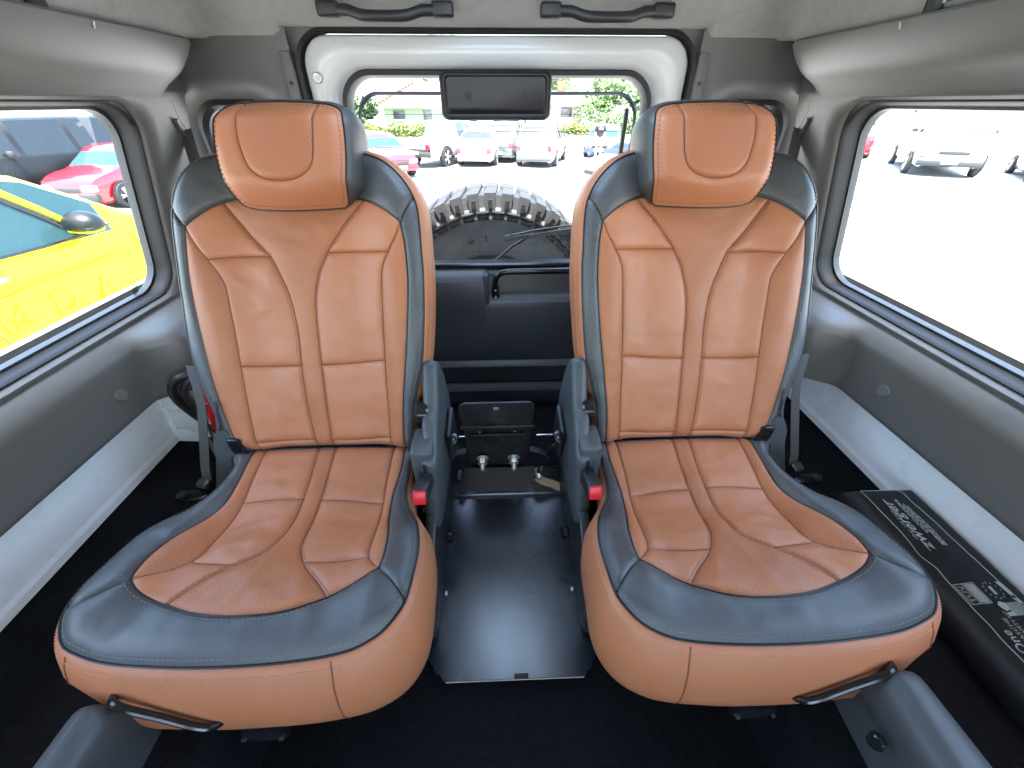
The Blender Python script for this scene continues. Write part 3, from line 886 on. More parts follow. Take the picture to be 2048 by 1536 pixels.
CU = {
 'outline': [(-.172, .598), (-.1834, .5477), (-.1835, .5077), (-.190, .4746), (-.2085, .4465), (-.232, .425), (-.243, .3973), (-.2405, .3577), (-.2320, .3099), (-.2255, .2800), (-.2195, .2550), (-.2110, .2366), (-.1990, .2205), (-.1850, .2120), (-.1521, .2028), (-.1163, .1982), (-.0636, .1944), (-.0093, .1927), (.0443, .1931), (.0976, .1957), (.1517, .2010), (.1786, .2076), (.2021, .2194), (.2193, .2373), (.2279, .2554), (.2308, .2871), (.2290, .3328), (.2232, .3662), (.2136, .3982), (.2012, .421), (.1860, .450), (.1790, .476), (.1758, .5125), (.1727, .5539), (.166, .598)],
 'seams': {
  'oin': [(-.160, .600), (-.1590, .555), (-.1558, .522), (-.1520, .471), (-.1590, .4381), (-.1702, .4064), (-.1790, .3735), (-.1800, .3411), (-.1778, .3241), (-.171, .299)],
  'front': [(-.171, .299), (-.1528, .2844), (-.1312, .2746), (-.1035, .2655), (-.0734, .2560), (-.0495, .2505), (-.0188, .2468), (.0105, .2460), (.0387, .2470), (.0658, .2508), (.0886, .258), (.1108, .2672), (.1318, .2775), (.1553, .2891), (.1785, .3023)],
  'iin': [(.1785, .3023), (.1791, .319), (.1765, .3442), (.1710, .3739), (.1595, .418), (.1545, .4593), (.1551, .5002), (.1570, .5437), (.155, .600)],
  'b1': [(-.171, .299), (-.1860, .2787), (-.2010, .2666), (-.2200, .2570)],
  'b2': [(.1785, .3023), (.199, .2837), (.2151, .2668), (.2260, .2530)],
  'obol': [(-.1390, .600), (-.1347, .5262), (-.1274, .4717), (-.1265, .4293), (-.1246, .3928), (-.1225, .3587), (-.1290, .3374), (-.1419, .3220), (-.1558, .3100), (-.171, .299)],
  'ibol': [(.1315, .600), (.1317, .5233), (.1370, .4637), (.1397, .4354), (.1440, .3847), (.1476, .3469), (.1530, .3300), (.1646, .3150), (.1785, .3023)],
  'cl': [(-.0300, .600), (-.0240, .5355), (-.0200, .4897), (-.0168, .4418), (-.0170, .3949), (-.0230, .3648), (-.0377, .3450), (-.0547, .3330), (-.0748, .3150), (-.0889, .2947), (-.1028, .2655)],
  'cr': [(.0060, .600), (.0100, .5293), (.0150, .4737), (.0174, .4307), (.0224, .388), (.0298, .3626), (.0437, .3387), (.0633, .3162), (.0865, .295), (.1131, .2682)],
  'h1': [(-.1258, .472), (-.0926, .4774), (-.0526, .480), (-.0192, .4788)],
  'h2': [(.0150, .4761), (.0739, .4718), (.1380, .4615)],
  'h3': [(-.1265, .3398), (-.0997, .3375), (-.0547, .3330)],
  'h4': [(.0464, .3343), (.0891, .3323), (.1227, .3340), (.1510, .3330)],
 }}
BK = {
 'outline': [(.0908, .5693), (.0531, .5715), (-.0058, .5727), (-.0648, .5719), (-.1065, .5671), (-.1303, .5586), (-.1494, .5504), (-.1664, .5364), (-.1796, .5213), (-.1923, .502), (-.2022, .476), (-.2080, .4427), (-.2110, .4102), (-.2150, .3640), (-.2195, .3123), (-.2259, .2483), (-.2270, .2026), (-.2246, .1607), (-.2171, .1169), (-.2084, .0652), (-.2004, .0303), (-.1850, .0130), (-.155, .007), (-.09, .004), (-.03, .0045), (.0275, .004), (.1275, .004), (.160, .007), (.1770, .0180), (.1800, .0519), (.1860, .0984), (.1969, .1429), (.2098, .1997), (.2190, .2803), (.2235, .3561), (.2230, .3927), (.2210, .4618), (.2130, .4919), (.1979, .5172), (.1762, .5389), (.1525, .5531), (.1197, .5640)],
 'seams': {
  'arc': [(-.1815, .4417), (-.1586, .4596), (-.1383, .4739), (-.1123, .4856), (-.0734, .4936), (-.0133, .4964), (.0466, .4946), (.0995, .4901), (.134, .4823), (.1622, .4682), (.1807, .4543), (.1896, .4464)],
  'blin': [(-.1815, .4417), (-.1878, .3967), (-.1915, .362), (-.1935, .320), (-.1943, .262), (-.1940, .1818), (-.1912, .1162), (-.1868, .0711), (-.1800, .0360), (-.1670, .0180), (-.150, .0030)],
  'brin': [(.1896, .4464), (.1943, .4157), (.1960, .3691), (.1945, .332), (.1895, .2816), (.1811, .2156), (.1703, .1456), (.1620, .0855), (.1585, .0382), (.157, .0040)],
  'k1': [(-.1815, .4417), (-.1950, .4616), (-.2060, .4760)],
  'k2': [(.1896, .4464), (.2020, .4690), (.2166, .4894)],
  'vl': [(-.1214, .4837), (-.1067, .4573), (-.0847, .425), (-.0583, .3917), (-.0450, .3585), (-.0362, .3289), (-.0310, .2953), (-.0300, .2419), (-.0340, .1863), (-.0365, .1277), (-.0365, .0564), (-.0335, .0040)],
  'vr': [(.1232, .4847), (.0904, .4537), (.0675, .426), (.0467, .3977), (.0304, .3689), (.0252, .3564), (.0148, .3206), (.0098, .2816), (.0072, .2276), (.0047, .1711), (.0021, .1116), (.0003, .0489), (-.0001, .0040)],
  'lb': [(-.1815, .4417), (-.1706, .4125), (-.157, .3873), (-.1465, .3637), (-.1400, .3409), (-.1395, .2984), (-.1399, .2516), (-.1418, .1922), (-.1445, .1357), (-.1465, .0761), (-.1475, .0355), (-.1456, .0040)],
  'rb': [(.1896, .4464), (.1779, .4205), (.1629, .3954), (.1530, .3768), (.1470, .3571), (.1428, .307), (.1378, .2278), (.1339, .1716), (.1308, .0972), (.1268, .0334), (.1275, .0040)],
  'h1': [(-.157, .3873), (-.1125, .3916), (-.0583, .3917)],
  'h2': [(.0467, .3977), (.100, .3982), (.1631, .3973)],
  'h3': [(-.142, .1890), (-.0964, .1847), (-.0345, .1857)],
  'h4': [(.0052, .186), (.0677, .1885), (.1352, .1958)],
  'h5': [(-.1475, .0256), (-.1009, .0225), (-.0350, .0222)],
  'h6': [(.0001, .0200), (.0587, .0206), (.1268, .0265)],
 }}
HD = {
 'outline': [(-.0815, .5968), (-.0865, .5781), (-.0894, .5534), (-.0890, .5281), (-.0855, .5041), (-.0790, .4818), (-.0700, .4725), (-.0443, .467), (-.0001, .4651), (.0448, .466), (.0880, .4690), (.1027, .4735), (.1110, .4990), (.1170, .5391), (.1190, .5777), (.1175, .6000), (.1120, .6130), (.0984, .6200), (.0684, .6225), (-.0152, .6225), (-.0572, .6195), (-.0730, .6110)],
 'seams': {'u': [(-.0330, .6225), (-.0395, .6041), (-.0440, .5818), (-.0434, .559), (-.0377, .5337), (-.0296, .5199), (-.0141, .5098), (.0094, .5063), (.0294, .5076), (.0479, .5135), (.0604, .5235), (.0683, .5392), (.0727, .5683), (.0750, .5929), (.0790, .6225)]}}

def seat(sg, label):
    root = thing('folding_seat', label, 'seat', (sg * SX, 0.40, ZF), 'folding seats in the load area')
    # ---- cushion
    pd = Pad(sg, 'cushion', hc, CU['outline'], CU['seams'], puff=0.0045, lam=0.010, rim=0.007, seed=3 if sg < 0 else 8, wr=0.0034)
    outw = lambda k, d=0.0: (lambda O: k * (0.30 + 0.40 * sm(-O[:, 1], -.50, -.38) + 0.30 * sm(-O[:, 1], -.30, -.22)) + 0.017 * d * sm(-O[:, 1], -.27, -.20) - 0.050 * d * d * sm(-O[:, 0], .09, .21) * sm(-O[:, 1], -.36, -.24))
    c = pd.gusset('cushion', [(0.0, 0.0), (outw(.005), 0.012), (outw(.013), .10), (outw(.021, .28), .28), (outw(.026, .5), .50), (outw(.026, .72), .72), (outw(.018, .9), .90), (outw(.004, 1.0), .985), (-.02, 1.0)], 'tan_leather', root, zbot=-0.696)
    pd.panel('front_band', (0, .21), 'dark_leather', c)
    pd.panel('outer_band', (-.21, .40), 'dark_leather', c)
    pd.panel('inner_band', (.205, .34), 'dark_leather', c)
    pd.panel('outer_bolster', (-.15, .42), 'tan_perforated', c)
    pd.panel('inner_bolster', (.152, .40), 'tan_leather', c)
    pd.panel('center_panel', (0, .27), 'tan_perforated', c)
    for s_ in ((-.08, .54), (-.08, .41), (-.11, .30), (.075, .54), (.09, .40), (.12, .30)):
        pd.panel('side_panel', s_, 'tan_leather', c)
    S = pd.seams
    oc = pd.out
    pd.piping('piping', [(S['oin'], False), (S['front'], False), (S['iin'], False), (oc, True)], 'dark_piping', c)
    pd.stitches('dark_stitching', [(S['front'], -0.006), (oc[2:-2], 0.006), (S['iin'], -0.006)], 'dark_thread', c)
    pd.stitches('tan_stitching', [(S['cl'], -0.004), (S['cr'], 0.004)], 'brown_thread', c)
    for k in ('obol', 'ibol', 'cl', 'cr', 'h1', 'h2', 'h3', 'h4'): pd.piping('seam_thread', [(S[k], False)], 'tan_seam', c, r=0.0008, lift=0.0009)
    for k in ('b1', 'b2'): pd.piping('band_joint', [(S[k], False)], 'dark_piping', c, r=0.0008, lift=0.0009)
    # stitch row and seams on the side band
    gl = pd.gl
    n = len(gl[0])
    vs, fs = [], []
    ring = gl[1] * 0.45 + gl[2] * 0.55
    nx_ = np.roll(ring, -1, 0)
    acc = 0
    for i in range(n):
        for f0, f1 in ((0.05, 0.42), (0.55, 0.92)):
            p = ring[i] + (nx_[i] - ring[i]) * f0; q = ring[i] + (nx_[i] - ring[i]) * f1
            ou = ring[i] - np.array((ring[:, 0].mean(), ring[:, 1].mean(), ring[i][2])); ou = ou / np.linalg.norm(ou)
            k = len(vs); z = np.array((0, 0, .0007)); mid = (p + q) / 2 + ou * .0014
            vs += [p - z, p + z, q + z, q - z, mid - z, mid + z]
            fs += [(k, k + 1, k + 5, k + 4), (k + 4, k + 5, k + 2, k + 3), (k, k + 4, k + 3), (k + 1, k + 2, k + 5)]
    o = obj('tan_stitching', vs, fs, 'tan_thread', c, smooth=False); o['kind'] = 'stuff'
    for target in ((-.185, .2120), (.1400, .1995)):
        i = int(((np.array(oc) - np.array(target)) ** 2).sum(1).argmin())
        path = [Vector(l[i]) for l in gl[1:8]]
        tube('band_seam', path, 0.0011, 'tan_seam', c, n=6)
    # ---- backrest
    pb = Pad(sg, 'backrest', hb, BK['outline'], BK['seams'], puff=0.0042, lam=0.010, rim=0.010, seed=5 if sg < 0 else 11, wr=0.0024)
    ow = lambda k: (lambda O: k * (0.5 + 0.5 * sm(O[:, 1], .02, .16)))
    b = pb.gusset('backrest', [(0, 0), (ow(.003), .002), (ow(.0075), .010), (ow(.011), .030), (ow(.012), .060), (ow(.008), .085), (-.004, .097), (-.03, .10)], 'tan_leather', root)
    pb.panel('shoulder_panel', (0, .53), 'dark_leather', b)
    pb.panel('edge_strip', (-.208, .25), 'dark_leather', b)
    pb.panel('edge_strip', (.205, .30), 'dark_leather', b)
    pb.panel('side_bolster', (-.165, .20), 'tan_perforated', b)
    pb.panel('side_bolster', (.165, .25), 'tan_perforated', b)
    pb.panel('center_panel', (-.01, .20), 'tan_perforated', b)
    for s_ in ((-.12, .43), (.13, .44), (-.09, .28), (.08, .29), (-.09, .10), (.07, .10), (-.09, .013), (.07, .011)):
        pb.panel('side_panel', s_, 'tan_leather', b)
    S = pb.seams
    low_ = [i for i, p in enumerate(pb.out) if p[1] < 0.016]
    rim_ = (pb.out[:min(low_)], pb.out[max(low_) + 1:] + pb.out[:1])
    pb.piping('piping', [(S['arc'], False), (S['blin'], False), (S['brin'], False)] + [(q, False) for q in rim_], 'dark_piping', b, r=0.0015)
    pb.stitches('dark_stitching', [(S['arc'], 0.006), (S['blin'], -0.006), (S['brin'], 0.006), (pb.out[40:-6], 0.006)], 'dark_thread', b)
    pb.stitches('tan_stitching', [(S['vl'], -0.004), (S['vr'], 0.004)], 'brown_thread', b)
    for k in ('vl', 'vr', 'lb', 'rb', 'h1', 'h2', 'h3', 'h4', 'h5', 'h6'): pb.piping('seam_thread', [(S[k], False)], 'tan_seam', b, r=0.0008, lift=0.0009)
    for k in ('k1', 'k2'): pb.piping('strip_joint', [(S[k], False)], 'dark_piping', b, r=0.0008, lift=0.0009)
    gl = pb.gl; n = len(gl[0]); vs, fs = [], []
    ring = gl[2] * 0.6 + gl[3] * 0.4
    nx_ = np.roll(ring, -1, 0); cen = ring.mean(0)
    for i in range(n):
        for f0, f1 in ((0.05, 0.42), (0.55, 0.92)):
            p = ring[i] + (nx_[i] - ring[i]) * f0; q = ring[i] + (nx_[i] - ring[i]) * f1
            ou = ring[i] - cen; ou = ou - BN * (ou @ BN); ou /= np.linalg.norm(ou)
            k = len(vs); z = BN * .0006; mid = (p + q) / 2 + ou * .0012
            vs += [p - z, p + z, q + z, q - z, mid - z, mid + z]
            fs += [(k, k + 1, k + 5, k + 4), (k + 4, k + 5, k + 2, k + 3), (k, k + 4, k + 3), (k + 1, k + 2, k + 5)]
    o = obj('tan_stitching', vs, fs, 'tan_thread', b, smooth=False); o['kind'] = 'stuff'
    # ---- headrest
    ph = Pad(sg, 'headrest', hh, HD['outline'], HD['seams'], puff=0.003, lam=0.010, rim=0.008, seed=2 if sg < 0 else 6, wr=0.0016)
    hw_ = lambda k: (lambda O: k * (-0.6 + 1.6 * sm(O[:, 1], .470, .505)))
    hgl = [(0, 0), (hw_(.004), .004), (hw_(.009), .014), (hw_(.013), .032), (hw_(.014), .060), (hw_(.010), .088), (.0, .104), (-.03, .112)]
    h = ph.gusset('headrest', hgl, 'dark_leather', root)
    ph.panel('insert_panel', (.014, .57), 'tan_perforated', h)
    ph.panel('face_panel', (.10, .55), 'tan_leather', h)
    ph.piping('piping', [(ph.out, True)], 'dark_piping', h, r=0.0014)
    ph.stitches('tan_stitching', [(ph.out + [ph.out[0]], 0.006)], 'brown_thread', h)
    ph.piping('seam_thread', [(ph.seams['u'], False)], 'tan_seam', h, r=0.0008, lift=0.0009)
    # ---- moulded side cover on the tunnel side with recliner and release lever
    xi, xo = 0.128, 0.168
    prof = [(0.640, -0.405), (0.672, -0.428), (0.710, -0.480), (0.742, -0.555), (0.752, -0.640), (0.735, -0.700), (0.66, -0.715), (0.52, -0.705), (0.455, -0.690), (0.470, -0.645), (0.490, -0.60), (0.500, -0.545), (0.535, -0.525), (0.560, -0.495), (0.585, -0.488), (0.610, -0.45)]
    sc_ = extrude_poly('side_cover', prof, 'x', sg * (xi + 0.004), sg * (xo - 0.004), 'seat_plastic', root, bev=0.012, seg=3)
    fp = [(0.735, -0.690), (0.735, -0.76), (0.66, -0.83), (0.52, -0.868), (0.36, -0.872), (0.315, -0.83), (0.330, -0.745), (0.39, -0.690), (0.46, -0.650), (0.52, -0.680)]
    sf_ = extrude_poly('side_frame', fp, 'x', sg * (xi + 0.014), sg * (xo - 0.008), 'frame_black', root, bev=0.005, seg=2)
    tube('frame_edge', [(sg * (xi + 0.015), a, b) for a, b in ((0.470, -0.655), (0.43, -0.672), (0.385, -0.702), (0.345, -0.742), (0.328, -0.80))], 0.003, 'seat_plastic', sf_, n=6, step=0.01)
    box('lever_recess', (sg * (xi - 0.004), 0.655, -0.615), (0.012, 0.085, 0.095), 'black_plastic', sc_, bev=0.006, rot=rotm(x=12))
    bm = bmesh.new()
    bmesh.ops.create_uvsphere(bm, u_segments=16, v_segments=10, radius=1.0)
    bmesh.ops.scale(bm, vec=(0.012, 0.020, 0.0085), verts=bm.verts)
    bmesh.ops.translate(bm, vec=(sg * (xi - 0.016), 0.600, -0.578), verts=bm.verts)
    bobj('release_lever', bm, 'gloss_black', sc_)
    box('lever_slot', (sg * (xi - 0.010), 0.640, -0.640), (0.004, 0.012, 0.040), 'gloss_black', sc_, bev=0.0015)
    cyl('recliner_knob', (sg * 0.178, 0.596, -0.500), (sg * 0.150, 0.596, -0.500), 0.023, 'gloss_black', sc_, n=24, bev=0.005)
    cyl('pivot_pin', (sg * 0.128, 0.47, -0.735), (sg * 0.112, 0.47, -0.735), 0.013, 'gloss_black', sc_, n=16, bev=0.004)
    cyl('rivet', (sg * 0.129, 0.385, -0.800), (sg * 0.125, 0.385, -0.800), 0.0045, 'zinc', sc_, n=12)
    # ---- buckle
    rot = rotm(x=-24)
    bc = Vector((sg * 0.1545, 0.468, -0.572))
    bk = box('buckle', bc, (0.027, 0.078, 0.030), 'black_plastic', root, bev=0.0045, rot=rot)
    box('release_button', bc + rot @ Vector((0, -0.036, -0.001)), (0.0225, 0.012, 0.026), 'red_plastic', bk, bev=0.003, rot=rot)
    box('tongue_slot', bc + rot @ Vector((0, 0.0, 0.0148)), (0.019, 0.046, 0.0015), 'rubber', bk, bev=0.0005, rot=rot)
    cs_ = box('cover_step', (sg * 0.160, 0.540, -0.580), (0.044, 0.070, 0.120), 'seat_plastic', root, bev=0.010, seg=3)
    tube('buckle_stalk', [(sg * 0.1545, 0.495, -0.560), (sg * 0.1545, 0.515, -0.558), (sg * 0.155, 0.53, -0.60)], 0.01, 'black_plastic', root, flat=(0.022, 0.006), up=Vector((1, 0, 0)))
    # ---- outer hinge plate and black hinge
    pl = [(0.5637, 0.6005, -0.4674), (0.5616, 0.5991, -0.4751), (0.5676, 0.5957, -0.4949), (0.5696, 0.5917, -0.5175), (0.5753, 0.5893, -0.5313), (0.5607, 0.5893, -0.5317), (0.5582, 0.588, -0.5388), (0.5618, 0.5851, -0.5554), (0.562, 0.5803, -0.5835), (0.559, 0.5781, -0.5961), (0.5713, 0.5714, -0.6343), (0.5937, 0.5645, -0.6738), (0.6189, 0.5586, -0.7077), (0.6426, 0.5575, -0.714), (0.6213, 0.5682, -0.6525), (0.6023, 0.5783, -0.5947), (0.5976, 0.5836, -0.564), (0.5894, 0.5867, -0.5462), (0.5784, 0.5898, -0.5289), (0.5714, 0.5947, -0.5004)]
    bm = bmesh.new()
    A = [bm.verts.new((sg * a, y_, b)) for a, y_, b in pl]
    Bv = [bm.verts.new((sg * a, y_ + 0.006, b)) for a, y_, b in pl]
    bm.faces.new(A); bm.faces.new(Bv[::-1])
    for i in range(len(pl)): bm.faces.new((A[i], A[(i + 1) % len(pl)], Bv[(i + 1) % len(pl)], Bv[i]))
    bmesh.ops.triangulate(bm, faces=[f for f in bm.faces if len(f.verts) > 4])
    bobj('hinge_plate', bm, 'seat_plastic', root, smooth=False)
    box('hinge_bracket', (sg * 0.552, 0.590, -0.610), (0.030, 0.02, 0.12), 'gloss_black', root, bev=0.004)
    # ---- latch bar, latch and under-seat frame
    pts = [(0.508, 0.195, -0.612), (0.500, 0.178, -0.600), (0.490, 0.168, -0.595), (0.474, 0.163, -0.598), (0.434, 0.157, -0.615), (0.396, 0.151, -0.631), (0.380, 0.154, -0.641), (0.372, 0.175, -0.660)]
    tube('latch_bar', [(sg * x, y, z) for x, y, z in pts], 0.0047, 'gloss_black', root, n=10, step=0.006)
    fr_ = bmesh.new()
    bm_box((sg * 0.36, 0.38, -0.705), (0.38, 0.30, 0.026), 0.004, bm=fr_)
    for x_ in (0.20, 0.345): bm_box((sg * x_, 0.30, -0.79), (0.03, 0.10, 0.17), 0.004, bm=fr_)
    bobj('base_frame', fr_, 'gloss_black', root)
    lt = bm_box((sg * 0.352, 0.172, -0.722), (0.060, 0.030, 0.040), 0.008)
    lo = bobj('latch', lt, 'carpet', root)
    for k in (-1, 1): cyl('latch_rivet', (sg * 0.352 + k * 0.026, 0.160, -0.722), (sg * 0.352 + k * 0.026, 0.155, -0.7205), 0.0035, 'steel', lo, n=10)
    return root

seat(-1, 'tan and black leather folding seat on the left, beside the yellow car window')
seat(1, 'tan and black leather folding seat on the right, beside the black printed bag')

# ------------------------------------------------------------------ rear door
YD = 1.135
door = thing('rear_door', 'white rear door with wide window, black inner panel and bent grab bar', 'door', (0, YD, -0.9))
def rl(cx, cz, w_, h_, r, y, k=10): return [(a, y, b) for a, b in rrect(cx, cz, w_, h_, r, k)]
# painted door frame: outer edge, pressed step, window return
bridge('door_frame', [rl(0.002, -0.415, 0.878, 1.075, 0.060, YD + 0.03), rl(0.002, -0.415, 0.874, 1.070, 0.060, YD + 0.006), rl(0.002, -0.415, 0.864, 1.060, 0.058, YD), rl(0.0, -0.25, 0.805, 0.672, 0.085, YD + 0.002),
                      rl(0.0, -0.206, 0.782, 0.552, 0.080, YD + 0.007), rl(0.0, -0.192, 0.765, 0.510, 0.075, YD + 0.020), rl(0.0, -0.190, 0.745, 0.500, 0.070, YD + 0.030)], 'door_white', door, sharp=60)
bridge('weather_strip', [rl(0.002, -0.415, 0.904, 1.094, 0.074, YD - 0.004), rl(0.002, -0.415, 0.898, 1.088, 0.072, YD - 0.014), rl(0.002, -0.415, 0.884, 1.078, 0.066, YD - 0.008), rl(0.002, -0.415, 0.880, 1.076, 0.062, YD + 0.03)], 'rubber', door)
bridge('window_seal', [rl(0, -0.172, 0.748, 0.470, 0.072, YD + 0.024), rl(0, -0.172, 0.740, 0.462, 0.070, YD + 0.014), rl(0, -0.172, 0.724, 0.446, 0.066, YD + 0.013), rl(0, -0.172, 0.715, 0.438, 0.062, YD + 0.028), rl(0, -0.172, 0.714, 0.437, 0.062, YD + 0.05)], 'rubber', door)
bridge('seal_bead', [rl(0, -0.190, 0.698, 0.424, 0.056, YD + 0.044), rl(0, -0.190, 0.688, 0.414, 0.053, YD + 0.037), rl(0, -0.190, 0.682, 0.408, 0.053, YD + 0.044)], 'rubber', door)
g = rl(0, -0.172, 0.72, 0.445, 0.06, YD + 0.042)
obj('window_pane', g, [tuple(range(len(g)))], 'glass', door, smooth=False)
zl = [-0.024, -0.060, -0.094, -0.124, -0.152, -0.252, -0.283, -0.314, -0.327, -0.342, -0.357, -0.372, -0.386]
for z in zl:
    box('heater_line', (0, YD + 0.041, z), (0.64, 0.0006, 0.0011), 'heater', door, bev=0)
for sg, z in ((-1, 0.045), (-1, -0.020), (1, -0.010)):
    p = (sg * 0.411, YD, z)
    bm = bm_cyl((p[0], YD + 0.002, z), (p[0], YD - 0.004, z), 0.011, n=20, bev=0.002)
    bo = bobj('frame_bolt', bm, 'zinc', door)
    cyl('socket', (p[0], YD - 0.0035, z), (p[0], YD - 0.0055, z), 0.005, 'door_white', bo, n=12)
# black inner door panel: stepped section, with a recess on the right for the grab bar
def card(name, x0, x1, sec, open_end, m='door_card'):
    xs = [x0, x0 + 0.012, (x0 + x1) / 2, x1 - 0.012, x1]
    bridge(name, [[(x, y + (0.01 if i == open_end else 0), z) for y, z in sec] for i, x in enumerate(xs)], m, door, closed=False, sharp=28)
top = [(1.165, -0.392), (1.135, -0.396), (1.098, -0.410), (1.083, -0.423), (1.078, -0.437), (1.080, -0.50)]
low = [(1.082, -0.60), (1.082, -0.690), (1.070, -0.697), (1.064, -0.705), (1.068, -0.765), (1.078, -0.772), (1.052, -0.782), (1.046, -0.790), (1.048, -0.838), (1.075, -0.848), (1.08, -0.95)]
card('inner_panel', -0.41, -0.050, top + low, 0)
card('inner_panel', -0.050, 0.41, [(1.165, -0.404), (1.150, -0.406), (1.128, -0.413), (1.124, -0.420), (1.118, -0.462), (1.114, -0.468), (1.092, -0.476), (1.082, -0.487), (1.078, -0.505)] + low, 4)
box('recess_step', (-0.046, 1.108, -0.447), (0.016, 0.060, 0.095), 'door_card', door, bev=0.007, seg=3)
tube('sill_bar', [(-0.36, 1.135, -0.390), (0.30, 1.135, -0.390)], 0.0065, 'gloss_black', door, n=10)
gb = tube('grab_bar', [(-0.018, 1.100, -0.470), (-0.019, 1.096, -0.445), (-0.017, 1.088, -0.415), (-0.004, 1.082, -0.397), (0.018, 1.080, -0.391), (0.06, 1.080, -0.390), (0.20, 1.080, -0.390), (0.36, 1.080, -0.390)], 0.0085, 'gloss_black', door, n=12, step=0.006)
box('foot', (-0.019, 1.098, -0.462), (0.023, 0.010, 0.050), 'gloss_black', gb, bev=0.004)
for z in (-0.450, -0.472):
    cyl('foot_screw', (-0.019, 1.094, z), (-0.019, 1.089, z), 0.0048, 'black_plastic', gb, n=14, bev=0.001)
    cyl('screw_socket', (-0.019, 1.0895, z), (-0.019, 1.0880, z), 0.0028, 'zinc', gb, n=8)
# high brake light housing inside the glass
bl = bridge('brake_light', [rl(-0.006, 0.012, 0.256, 0.094, 0.016, YD + 0.03), rl(-0.006, 0.012, 0.254, 0.092, 0.016, YD - 0.028), rl(-0.006, 0.012, 0.246, 0.084, 0.013, YD - 0.033), rl(-0.006, 0.013, 0.240, 0.078, 0.011, YD - 0.030), rl(-0.006, 0.014, 0.234, 0.072, 0.010, YD - 0.030), rl(-0.006, 0.016, 0.222, 0.060, 0.008, YD - 0.036)], 'black_plastic', door, cap1=True)
for x in (-0.069, 0.057):
    cyl('screw_hole', (x, YD - 0.0365, 0.012), (x, YD - 0.0335, 0.012), 0.0085, 'rubber', bl, n=18)
box('lamp_slot', (-0.01, YD - 0.034, -0.033), (0.12, 0.004, 0.004), 'seat_plastic', bl, bev=0.001)
# wiper outside the glass
wp = tube('wiper', [(-0.035, 1.19, -0.408), (-0.004, 1.195, -0.385), (0.035, 1.20, -0.355), (0.095, 1.205, -0.322)], 0.0045, 'gloss_black', door, n=8)
tube('wiper_blade', [(0.010, 1.186, -0.3315), (0.10, 1.187, -0.3200), (0.19, 1.187, -0.3085), (0.30, 1.187, -0.2940)], 0.005, 'seat_plastic', wp, flat=(0.004, 0.011))
tube('blade_spine', [(0.010, 1.196, -0.3255), (0.10, 1.200, -0.3085), (0.19, 1.200, -0.2970), (0.30, 1.196, -0.2880)], 0.0025, 'gloss_black', wp, n=6)
box('window_pull', (0.318, YD + 0.030, -0.075), (0.012, 0.012, 0.13), 'black_plastic', door, bev=0.005)

# ------------------------------------------------------------------ spare wheel behind the door
spare = thing('spare_wheel', 'black off-road spare tyre mounted outside the rear window', 'spare tyre', (-0.03, 1.30, -1.0))
SCX, SCZ, SR = -0.03, -0.617, 0.39
prof = [(0.20, 1.33), (0.225, 1.312), (0.27, 1.300), (0.305, 1.297), (0.335, 1.303), (0.352, 1.315), (0.366, 1.330), (0.374, 1.345), (0.377, 1.40), (0.377, 1.50), (0.366, 1.53), (0.30, 1.55), (0.20, 1.52)]
N = 96
bridge('tyre', [[(SCX + r * math.cos(2 * math.pi * i / N), y, SCZ + r * math.sin(2 * math.pi * i / N)) for i in range(N)] for r, y in prof], 'tyre_side', spare, sharp=50)
cyl('wheel_disc', (SCX, 1.345, SCZ), (SCX, 1.42, SCZ), 0.215, 'grey_bumper', spare, n=48)
# tread: shoulder lugs in a loop, each its own block
def lug_mesh(kind):
    bm = bmesh.new()
    def blk(r0, r1, y0, y1, a0, a1, a2, a3, top=0.0):
        q = []
        for y, (aa, ab) in ((y0, (a0, a1)), (y1, (a2, a3))):
            for r in (r0, r1):
                for a in (aa, ab):
                    q.append(bm.verts.new((r * math.sin(a), y + (0.012 if (r == r1 and y == y0) else 0), r * math.cos(a))))
        f = [(0, 1, 3, 2), (4, 6, 7, 5), (0, 4, 5, 1), (2, 3, 7, 6), (0, 2, 6, 4), (1, 5, 7, 3)]
        for k in f: bm.faces.new([q[i] for i in k])
    st = 2 * math.pi / 44
    if kind == 0:
        blk(0.330, 0.392, 1.300, 1.420, -st * .33, st * .30, -st * .20, st * .42)
        blk(0.318, 0.334, 1.2965, 1.305, -st * .30, -st * .16, -st * .30, -st * .16)
        blk(0.318, 0.334, 1.2965, 1.305, st * .12, st * .27, st * .12, st * .27)
    elif kind == 1:
        for r in (0.318, 0.328, 0.338): blk(r, r + 0.004, 1.2925, 1.302, -st * .40, st * .40, -st * .40, st * .40)
        blk(0.345, 0.384, 1.312, 1.40, -st * .26, st * .26, -st * .2, st * .3)
    else:
        blk(0.370, 0.391, 1.43, 1.52, -st * .45, st * .40, -st * .3, st * .5)
    bmesh.ops.recalc_face_normals(bm, faces=bm.faces[:])
    me = bpy.data.meshes.new('tread_lug'); bm.to_mesh(me); bm.free(); me.materials.append(MATS['tyre_rubber'])
    return me
lm = [lug_mesh(0), lug_mesh(1), lug_mesh(2)]
cut = bpy.data.meshes.new('lug_recess')
bmq = bm_box((0, 1.2985, 0.363), (0.0125, 0.006, 0.024), 0); bmq.to_mesh(cut); bmq.free(); cut.materials.append(MATS['rubber'])
for i in range(44):
    a = 2 * math.pi * i / 44
    if math.cos(a) < 0.35: continue
    for k, me in enumerate(lm + [cut]):
        o = bpy.data.objects.new(['tread_lug', 'sidewall_rib', 'tread_block', 'lug_recess'][k], me)
        COL.objects.link(o); o.parent = spare
        o.matrix_parent_inverse = Matrix.Translation(-spare.location)
        o.matrix_basis = Matrix.Translation((SCX, 0, SCZ)) @ Matrix.Rotation(a + (math.pi / 44 if k == 1 else 0), 4, 'Y')
